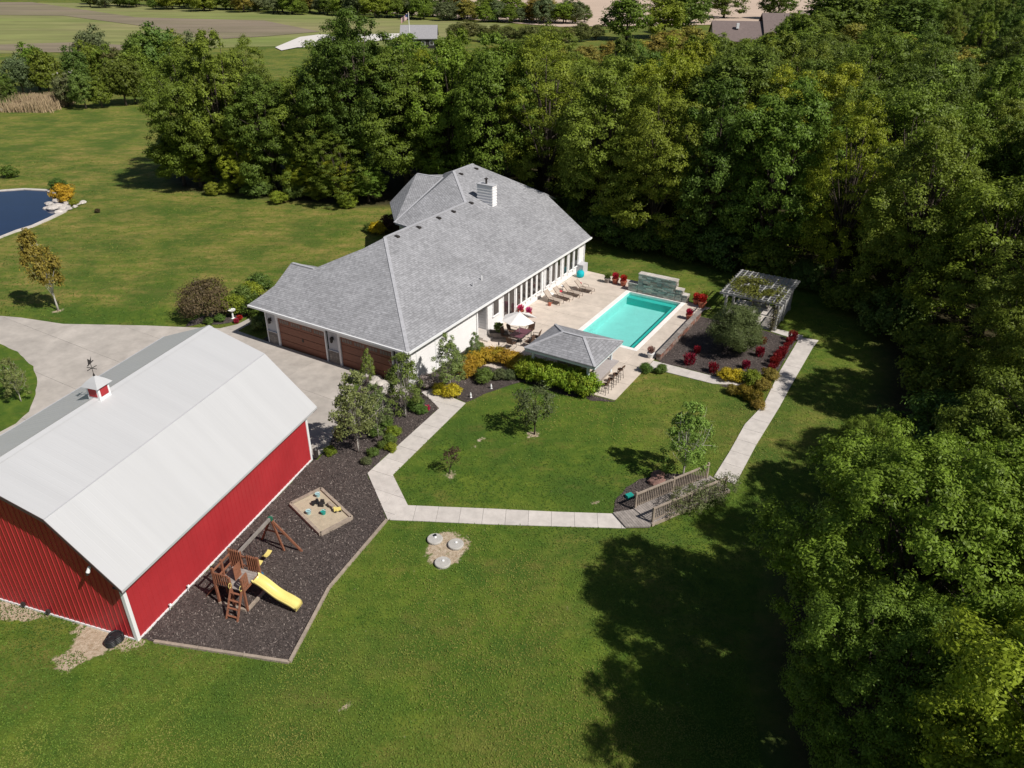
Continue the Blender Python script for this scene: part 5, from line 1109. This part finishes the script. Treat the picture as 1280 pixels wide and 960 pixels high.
tree(THIN, G(562, 592), 1.95, 1.0, (.095, .070, .04), 'spindly brown sapling on the lawn near the sidewalk bend', name='sapling')
tree(YOUNG, G(73, 388), 7.9, .85, (.29, .225, .042), 'young golden-green tree between the pond and the driveway', rz=0, name='young_tree')
tree(YOUNG, G(-12, 372), 6.0, .95, (.30, .19, .05), 'young bronze tree near the pond, left of the golden one', rz=1., name='young_tree')
tree(BIRCH[1], G(27, 503), 3.6, 1.1, (0.205, 0.230, 0.077), 'thin multi-stem tree in the rounded lawn by the driveway', name='young_tree')
tree(WILLOW, G(915, 440), 3.9, .95, (.150, .178, .060), 'large round grey-green willow shrub in the red shrub bed', 'shrub', name='willow_shrub')
tree(PURPLE, G(258, 398), 3.5, .95, (.125, .104, .052), 'big purple-brown shrub at the driveway corner', 'shrub', name='purple_shrub')
def bush(px, py, h, rs, col, label, group=None, big=False, name='shrub'):
    return tree(random.choice(BIGB if big else BUSH), G(px, py) if not isinstance(px, Vector) else px, h, rs, col, label, 'shrub', group, name=name)
GOLD, BRY, LIME, GRN, SAGE = (.42, .30, .032), (.52, .43, .03), (.225, .275, .028), (.125, .190, .038), (.15, .18, .075)
for px, py in ((584, 470), (588, 462), (595, 457), (604, 453.5), (613, 452), (622, 452.5), (631, 455), (640, 458), (647, 462), (652, 466)): bush(px, py, 1.2, .95, GOLD, 'golden shrub in the curved hedge at the patio edge', 'golden hedge shrubs')
for k in range(14): t_ = k/13; bush(659+t_*75, 472+t_*21+random.uniform(-1, 1), 1.75, .8, (.25, .33, .03), 'bright green clipped shrub in the hedge before the pool bar', 'hedge shrubs before the pool bar')
for px, py, h, c, lb in ((549, 492, .8, BRY, 'yellow mound shrub under the garage wall birch, sidewalk side'), (565, 496, .95, BRY, 'larger yellow mound shrub under the garage wall birch'), (605, 477, 1.05, GRN, 'round green shrub inside the curve of the golden hedge'), (625, 474, .8, SAGE, 'sage green shrub beside the round green shrub'), (637, 474, .8, SAGE, 'sage green shrub close to the clipped hedge'), (413, 568, .6, LIME, 'low lime mound by the barn corner'), (470, 545, .8, GRN, 'green perennial under the driveway birches'), (482, 533, .75, GRN, 'green perennial behind the lower perennials'), (492, 545, .7, LIME, 'lime perennial beside the sidewalk bed edge'), (487, 553, .6, GRN, 'small green perennial in the bed middle'), (490, 563, .55, LIME, 'low lime perennial near the sidewalk'), (467, 570, .6, GRN, 'green perennial below the tall birch'), (458, 580, .5, SAGE, 'sage perennial near the sidewalk bend'), (520, 512, .9, GRN, 'green grass clump below the leafy birch'), (528, 517, .6, GRN, 'green perennial beside the pink flowers'), (478, 560, .5, GRN, 'small perennial between the birches and sidewalk'),
    (536, 484, 1.0, (.42, .36, .33), 'pale pink blossoming shrub at the garage corner'), (600, 437, .6, GRN, 'low green shrub at the patio steps'), (588, 447, .8, SAGE, 'sage shrub between the steps and patio'), (574, 462, .9, GRN, 'green shrub beside the garage wall'), (807, 465, .75, GRN, 'green mound shrub at the patio corner'), (826, 466, .7, GRN, 'green mound shrub beside the concrete path'), (925, 440, .8, LIME, 'small light green shrub at the willow foot'),
    (906, 475, .95, BRY, 'bright yellow shrub at the end of the red shrub bed'), (919, 476, .95, BRY, 'second bright yellow shrub in the red shrub bed'), (938, 480, 1.15, LIME, 'yellow-green shrub beside the bright yellow pair'), (962, 476, 1.0, OLIVE, 'olive shrub at the upper sidewalk edge'), (952, 487, .9, OLIVE, 'olive shrub inside the sidewalk corner'), (915, 492, .7, OLIVE, 'low olive shrub on the lawn side of the path'), (930, 496, .9, (.20, .17, .02), 'gold-green shrub on the lawn side of the path'), (943, 503, .9, (.20, .17, .02), 'gold-green shrub nearest the long sidewalk'), (947, 511, .7, OLIVE, 'small olive shrub at the lawn tip of the bed'),
    (82, 250, 2.0, (.52, .35, .03), 'orange-yellow shrub on the pond rock pile'), (74, 238, 1.6, GRN, 'green shrub behind the orange pond shrub'), (92, 257, .8, LIME, 'small lime shrub among the pond rocks'), (12, 222, 1.6, DARKG, 'dark round shrub alone on the lawn past the pond'), (122, 266, .5, (.08, .06, .03), 'tiny brown shrub alone on the lawn'),
    (290, 392, 1.7, LIME, 'lime shrub beside the purple shrub'), (276, 402, .7, GRN, 'low green plants under the purple shrub'), (262, 405, .6, GRN, 'low green plants at the driveway edge'), (305, 378, 1.5, GRN, 'green shrub near the garage left corner'), (316, 372, 1.5, LIME, 'lime shrub left of the garage gable'), (324, 362, 1.5, GRN, 'green shrub behind the garage gable'), (326, 412, 1.2, (.17, .22, .06), 'variegated shrub in the garage corner bed'), (322, 395, 1.6, DARKG, 'dark green shrub against the garage left wall'),
    (472, 293, 1.4, (.48, .38, .02), 'yellow shrub in the front garden past the roof ridge'), (490, 289, 1.9, (.10, .05, .03), 'red-brown shrub in the front garden past the roof ridge'), (462, 290, 1.0, GRN, 'green shrub beside the yellow front garden shrub')):
    bush(px, py, h, 1., c, lb)
for u, v in ((-2.2, 6), (-2.3, 8), (-2.2, 10), (-2.4, 12), (-2.6, 14)): bush(HW(u, v), 0, 1.6, 1., GRN, 'green shrub in the row along the front of the house', 'front wall shrubs')
STRAG = [kit(s, 1.0, .02, 1.6, 14, 90, 950, .11, .12, .02, None, .36, .5, .75, n=12, twigs=3) for s in (46, 47)]
for k, (px, py) in enumerate(((846, 645), (860, 640), (874, 634), (890, 627), (903, 619))): tree(STRAG[k % 2], G(px, py), 1.5, .95, (.16, .185, .075), 'straggly shrub growing against the bridge railing', 'shrub', 'bridge shrubs', name='shrub')
def spikes(seed, n, h, sp, size, aspect=.22):
    rg = np.random.RandomState(seed); a = rg.uniform(0, 6.283, n); s = sp*np.sqrt(rg.rand(n)); z = h*rg.rand(n)**.7
    f = .55+.75*z/h-.55*(z/h)**3; C = np.stack([np.cos(a)*s*f, np.sin(a)*s*f, z], 1); t = unit(np.stack([np.cos(a)*.5, np.sin(a)*.5, np.ones(n)], 1)+rg.normal(0, .3, (n, 3)))
    b = unit(np.cross(t, rg.normal(0, 1, (n, 3)))); l = size*rg.uniform(.7, 1.3, n)[:, None]
    return quads('foliage', np.stack([C-t*l/2, C+b*l*aspect, C+t*l/2, C-b*l*aspect], 1), rg.rand(n), M_LEAF)
def plant(me, loc, s, col, label, cat, group=None, name='shrub', stem=True):
    r = thing(name, label, cat, loc, random.uniform(0, 6.28), group); r.scale = (s*random.uniform(.85, 1.2), s*random.uniform(.85, 1.2), s*random.uniform(.8, 1.1)); f = obj('foliage', me, r); f.color = (*col, 1)
    if stem: obj('stem', STEM, r)
    return r
STEM = MB().tube([(0, 0, 0), (0, 0, .4)], [.03, .015], 6).mesh('stem', M_BARK)
REDS = [spikes(s, 330, .75, .40, .26, .11) for s in (51, 52)]
for px, py, s, lb in ((861, 456, 1.15, 'larger red barberry shrub nearest the low stone wall'), (871, 442, .8, 'small red barberry shrub behind the larger one'), (891, 466, 1., 'red barberry shrub nearest the concrete path'), (932, 461, .9, 'red barberry shrub behind the yellow shrubs'), (949, 446, .95, 'red barberry shrub in the middle of the mulch bed'), (953, 430, .8, 'red barberry shrub nearest the pergola')): plant(REDS[0], G(px, py), s, (.23, .014, .022), lb, 'shrub', None, 'barberry_shrub')
for px, py in ((964, 465), (967, 459), (970, 454), (974, 449), (978, 443), (982, 437), (986, 431), (990, 426)): plant(REDS[1], G(px, py), random.uniform(.75, 1.1), (.23, .016, .025), 'red barberry shrub in the row along the upper sidewalk', 'shrub', 'row of red barberry shrubs', 'barberry_shrub')
FLW = spikes(53, 260, .4, .26, .1, .4)
for px, py, c, lb in ((534, 514, (.55, .05, .16), 'clump of bright pink flowers by the sidewalk corner'), (300, 400, (.42, .02, .03), 'clump of red flowers beside the bird bath'), (296, 404, (.40, .03, .04), 'low red flowers at the driveway edge')): plant(FLW, G(px, py), 1., c, lb, 'flowers', None, 'flower_clump')
def pot(loc, col, label, m=M_TERRA, s=1.):
    r = thing('flower_pot', label, 'flower pot', loc); r.scale = (s, s, s)
    MB().lathe([(.16, 0), (.24, .3), (.26, .32), (.26, .38), (.2, .37)], 14).build('pot', m, r); f = obj('flowers', FLW, r); f.location = (0, 0, .36); f.color = (*col, 1); f.scale = (1.15, 1.15, 1)
RF, PK = (.42, .02, .025), (.60, .07, .20)
for px, py, c, lb, m, s in ((651, 393, PK, 'pot of pink flowers beside the patio door, house side', M_TERRA, 1.1), (661, 396, PK, 'pot of pink flowers standing out from the patio door', M_TERRA, 1.1), (769, 354, RF, 'pot of red flowers at the pool corner by the lawn', M_TERRA, 1.3), (779, 357, RF, 'terracotta pot of red flowers next to the stone wall', M_TERRA, 1.3), (759, 353, GRN, 'pot of green foliage at the patio edge by the lawn', M_STONEV, 1.2), (870, 380, RF, 'pot of red flowers right behind the pool corner', M_TERRA, 1.3), (877, 384, RF, 'larger pot of red flowers near the pergola path', M_TERRA, 1.5), (861, 399, RF, 'pot of red flowers on the pool deck by the low wall', M_TERRA, 1.2), (813, 447, (.30, .16, .13), 'white urn with pale flowers at the patio corner', M_WHITE, 1.15), (880, 376, LIME, 'pot of lime foliage behind the red flower pots', M_TERRA, 1.2)):
    pot(G(px, py, .06), c, lb, m, s)
plant(spikes(54, 420, .75, .42, .16, .35), HW(15.15, 10.25, .58), 1., GRN, 'leafy green plants growing in the brown planter trough', 'plants', None, 'trough_plants', False)
t = thing('climbing_vine', 'yellow-green vine sprawling over the pergola top and posts', 'vine', H0, ROT_H)
rg = np.random.RandomState(61); n = 5200; cu = rg.normal(31.6, 1.15, n); cv = rg.normal(24.9, 1.0, n)-(cu-31.6)*.35
C = np.stack([cu, cv, 2.72+np.abs(rg.normal(0, .13, n))], 1); C = C[(cu > 29.2) & (cu < 34.2) & (vnoise(cu, cv, .7, 4) > .38)]
o = obj('foliage', leaves('foliage', C, np.tile([0, 0, 1.], (len(C), 1)), .17, rg), t); o.color = (.15, .16, .03, 1)
n = 700; C = np.stack([rg.normal(33.75, .16, n), rg.normal(23.3, .2, n), rg.uniform(.1, 2.6, n)], 1); o = obj('trailing_foliage', leaves('foliage', C, rg.normal(0, 1, (n, 3)), .14, rg), t); o.color = (.17, .16, .07, 1)
MB().tube([(33.75, 23.15, 0), (33.7, 23.2, 1.2), (33.5, 23.4, 2.6), (32.2, 24.4, 2.74)], [.05, .045, .035, .02], 7).build('stem', M_BARK, t)
# undergrowth along the wood edge
rgu = random.Random(5)
for i in range(27):
    f_ = rgu.random()**.7; px = 205+f_*265; py = 240+f_*30-rgu.random()**1.2*17
    if i % 3: tree(OAKS[i % 5], G(px+rgu.uniform(-4, 4), py-4), rgu.uniform(4.5, 8.5), rgu.uniform(1.1, 1.6), rgu.choice([FRESH, MID, YELG, MID]), 'low leafy tree with foliage down to the grass at the wood edge', 'tree', 'low trees along the wood edge', name='wood_edge_tree')
    else: bush(px+rgu.uniform(-4, 4), py, rgu.uniform(1., 2.4), rgu.uniform(.8, 1.3), rgu.choice([LIME, GRN, FRESH]), 'leafy bush at the lawn edge of the wood', 'bushes along the wood edge', True, 'wood_edge_bush')
for x, y in ((6, 83), (10.5, 79.5), (14, 77), (17.5, 75), (21, 73), (24.5, 70), (27.5, 67), (29.5, 62), (31, 57), (31.5, 52), (30, 46.5), (28, 42), (25.5, 38.5), (24, 35), (-3, 87), (-8, 91), (1, 85)): tree(BIGB[0], (x, y, 0), random.uniform(2.6, 4.8), 1.1, random.choice([MID, DARKG, GRN]), 'shaded bush in the undergrowth of the wood behind the pool', 'shrub', 'undergrowth behind the pool', name='wood_edge_bush')
# scrub past the lawn, reeds
for px, py, h in ((-8, 136, 9), (12, 133, 8), (30, 118, 11), (50, 112, 13), (62, 116, 12), (86, 134, 8.5), (108, 136, 9.5), (128, 135, 8), (100, 112, 12), (120, 108, 13), (138, 108, 12), (158, 132, 13), (170, 130, 12), (178, 118, 13), (190, 112, 17), (205, 110, 18), (222, 108, 16), (150, 108, 11), (126, 100, 16), (240, 104, 15)):
    c = random.choice([MID, SAGE, GRN, DARKG, (.12, .13, .04)]); tree(FARK[0], G(px, py), h*.8, .85, c, 'scrubby tree in the thicket past the lawn and reeds', 'tree', 'thicket past the lawn', name='thicket_tree')
rg = np.random.RandomState(71); n = 4200; c0, c1 = G(22, 135), G(70, 136); tt = rg.rand(n); bx = c0.x+(c1.x-c0.x)*tt+rg.normal(0, .8, n); by = c0.y+rg.uniform(-5, 6, n); hh = rg.uniform(.9, 2.9, n)*(.5+.7*vnoise(bx, by, 3, 2)); a = rg.uniform(0, 3.14, n); w_ = .07
lx, ly = rg.normal(0, .25, n), rg.normal(0, .25, n); dx, dy = np.cos(a)*w_, np.sin(a)*w_; z = np.zeros(n)
rd = obj('reeds', quads('reeds', np.stack([np.stack([bx-dx, by-dy, z], 1), np.stack([bx+dx, by+dy, z], 1), np.stack([bx+dx*.3+lx, by+dy*.3+ly, hh], 1), np.stack([bx-dx*.3+lx, by-dy*.3+ly, hh], 1)], 1), rg.rand(n), M_REED)); rd['kind'] = 'stuff'; rd['label'] = 'tall dry tan reeds standing before the thicket'; rd['category'] = 'reeds'
# far hedgerows and copses
FC = [MID, FRESH, DARKG, SAGE, OLIVE]
for i in range(92):
    px = 110+i*6.8+random.uniform(-4, 4); py = 8+max(0, (px-150))*.040+random.uniform(-3, 2)
    tree(random.choice(FARK), G(px, min(py, 31)), random.uniform(6, 12.5), random.uniform(1.1, 1.6), random.choice(FC), 'distant tree in the hedgerow between the fields', 'tree', 'distant hedgerow', name='hedgerow_tree')
for i in range(12): tree(random.choice(FARK), G(575+i*15+random.uniform(-5, 5), 58-abs(i-6)*1.5), random.uniform(5, 7), 1.5, (.15, .16, .045), 'pale olive scrub tree between the wood and the far fields', 'tree', 'olive scrub beyond the wood', name='scrub_tree')
for i in range(40):
    px = 770+random.uniform(0, 530); py = 24+random.uniform(-4, 26)
    if 880 < px < 1025 and py > 26: continue
    if (px < 780) or (975 < px < 1070 and py < 26): continue
    tree(random.choice(FARK), G(px, py), random.uniform(13, 17), 1.5, random.choice([MID, FRESH, DARKG]), 'tree in the distant copse round the taupe roofed house', 'tree', 'distant copse', name='copse_tree')
for px, py, h in ((1000, 78, 10), (985, 72, 8), (895, 82, 9), (915, 84, 7)): tree(FARK[0], G(px, py), h, 1., MID, 'tree standing just before the taupe roofed house', 'tree', 'trees before the taupe house', name='copse_tree')
for px, py, h in ((975, 76, 10.5), (988, 74, 13), (1002, 76, 13), (1016, 76, 12), (958, 80, 7.5), (940, 82, 6), (905, 84, 7)): tree(FARK[1], G(px, py), h, 1., MID, 'tree standing just before the taupe roofed house', 'tree', 'trees before the taupe house', name='copse_tree')
woods([G(1030, 60)[:2], G(1300, 75)[:2], G(1420, 28)[:2], G(1080, 22)[:2]], 17, 9, (15, 18), 'far right wood', 'the far wood past the taupe roofed house', FARK, [MID, FRESH, DARKG], rs=(1.5, 1.9))
woods([(-12, 122), (40, 120), (84, 116), (150, 235), (95, 250), (50, 235), (0, 205), (-20, 150)], 8.5, 12, (6.5, 10.5), 'scrub beyond the wood', 'the scrub between the wood and the far house', FARK, [MID, FRESH, OLIVE, DARKG], rs=(1.3, 1.7))
# grass tufts over the near lawn
def grass():
    rg = np.random.RandomState(91); n = 380000
    px, py = rg.uniform(-60, 1330, n), 1060-880*rg.rand(n)**1.25
    d = RT[None, :]*((px-640)/FPX)[:, None]-UP[None, :]*((py-480)/FPX)[:, None]+_fw[None, :]; t = CAM_H/-d[:, 2]; x, y = d[:, 0]*t, d[:, 1]*t
    ok = (y < 120) & (y > 6) & ~inside(x, y, WOODS)
    hp = [HW(*q)[:2] for q in [(-1, -.2), (14.3, -.2), (14.3, 28), (7, 35), (-6, 35), (-6, 21), (0, 17), (-.2, 5)]]; bp = [BW(*q)[:2] for q in [(0, .1), (15.1, .1), (15.1, -12.2), (0, -12.2)]]
    pl = [HW(*q)[:2] for q in [(u0-.5, v0-.5), (u1+.5, v0-.5), (u1+.5, 25.7), (u0-.5, 25.7)]]
    for e in EXCL+[hp, bp, pl, [p[:2] for p in PO]]: ok &= ~inside(x, y, e)
    q = (x-C0.x)*BQ.x+(y-C0.y)*BQ.y; p = (x-C0.x)*BA.x+(y-C0.y)*BA.y; nz = vnoise(x, y, .9, 8)
    ok &= ~((np.exp(-(((p+.8)/1.3)**2+((q+2.0)/1.6)**2))+(nz-.5)*1.3 > .72))
    c = G(555, 688); ok &= np.hypot((x-c.x)/1.2, (y-c.y)/1.4) > .8+.4*nz
    x, y = x[ok], y[ok]; n = len(x); far = np.hypot(x, y)
    C = np.stack([x, y, np.full(n, .035)], 1); size = .055+.0010*far
    hue = .42*vnoise(x, y, 1.3, 2)+.55*vnoise(x, y, 3.1, 6)+.75*vnoise(x, y, 7.5, 3)+.55*vnoise(x, y, 19, 5)-.66+.36*((y > 62) & (x < 5))-.10*inside(x, y, INNER)+.30*np.exp(-(dist_poly(x, y, INNER)/.9)**2)+.25*np.exp(-(((x+20)/9)**2+((y-19)/5)**2))
    hue = np.clip(.43+(hue-.42)*1.5+rg.normal(0, .13, n), 0, 1)
    me = leaves('grass', C, np.tile([0, 0, 1.], (n, 1)), 1., rg, .5, hue, .55)
    co = np.zeros(n*12, np.float32); me.vertices.foreach_get('co', co); co = co.reshape(n, 4, 3); cc = co.mean(1, keepdims=True); co = cc+(co-cc)*size[:, None, None]; co[:, :, 2] = np.maximum(co[:, :, 2], .012)
    me.vertices.foreach_set('co', co.ravel()); me.materials.clear(); me.materials.append(M_BLADE)
    o = obj('grass', me); o['kind'] = 'stuff'; o['label'] = 'short tufts of mown grass over the lawns'; o['category'] = 'grass'
def blade_mat():
    m = bpy.data.materials.new('grass blades'); m.use_nodes = True; n, l = m.node_tree.nodes, m.node_tree.links; b = n['Principled BSDF']; b.inputs['Roughness'].default_value = .7; b.inputs['Specular IOR Level'].default_value = .2
    at = n.new('ShaderNodeAttribute'); at.attribute_name = 'rnd'; rp = n.new('ShaderNodeValToRGB'); l.new(at.outputs['Fac'], rp.inputs[0])
    for i, (p, c) in enumerate(((0, (.052, .098, .013)), (.4, (.095, .165, .020)), (.68, (.138, .192, .026)), (1, (.180, .192, .038)))):
        e = rp.color_ramp.elements[i] if i < 2 else rp.color_ramp.elements.new(p); e.position = p; e.color = (*c, 1)
    l.new(rp.outputs[0], b.inputs['Base Color']); return m
M_BLADE = blade_mat()
grass()
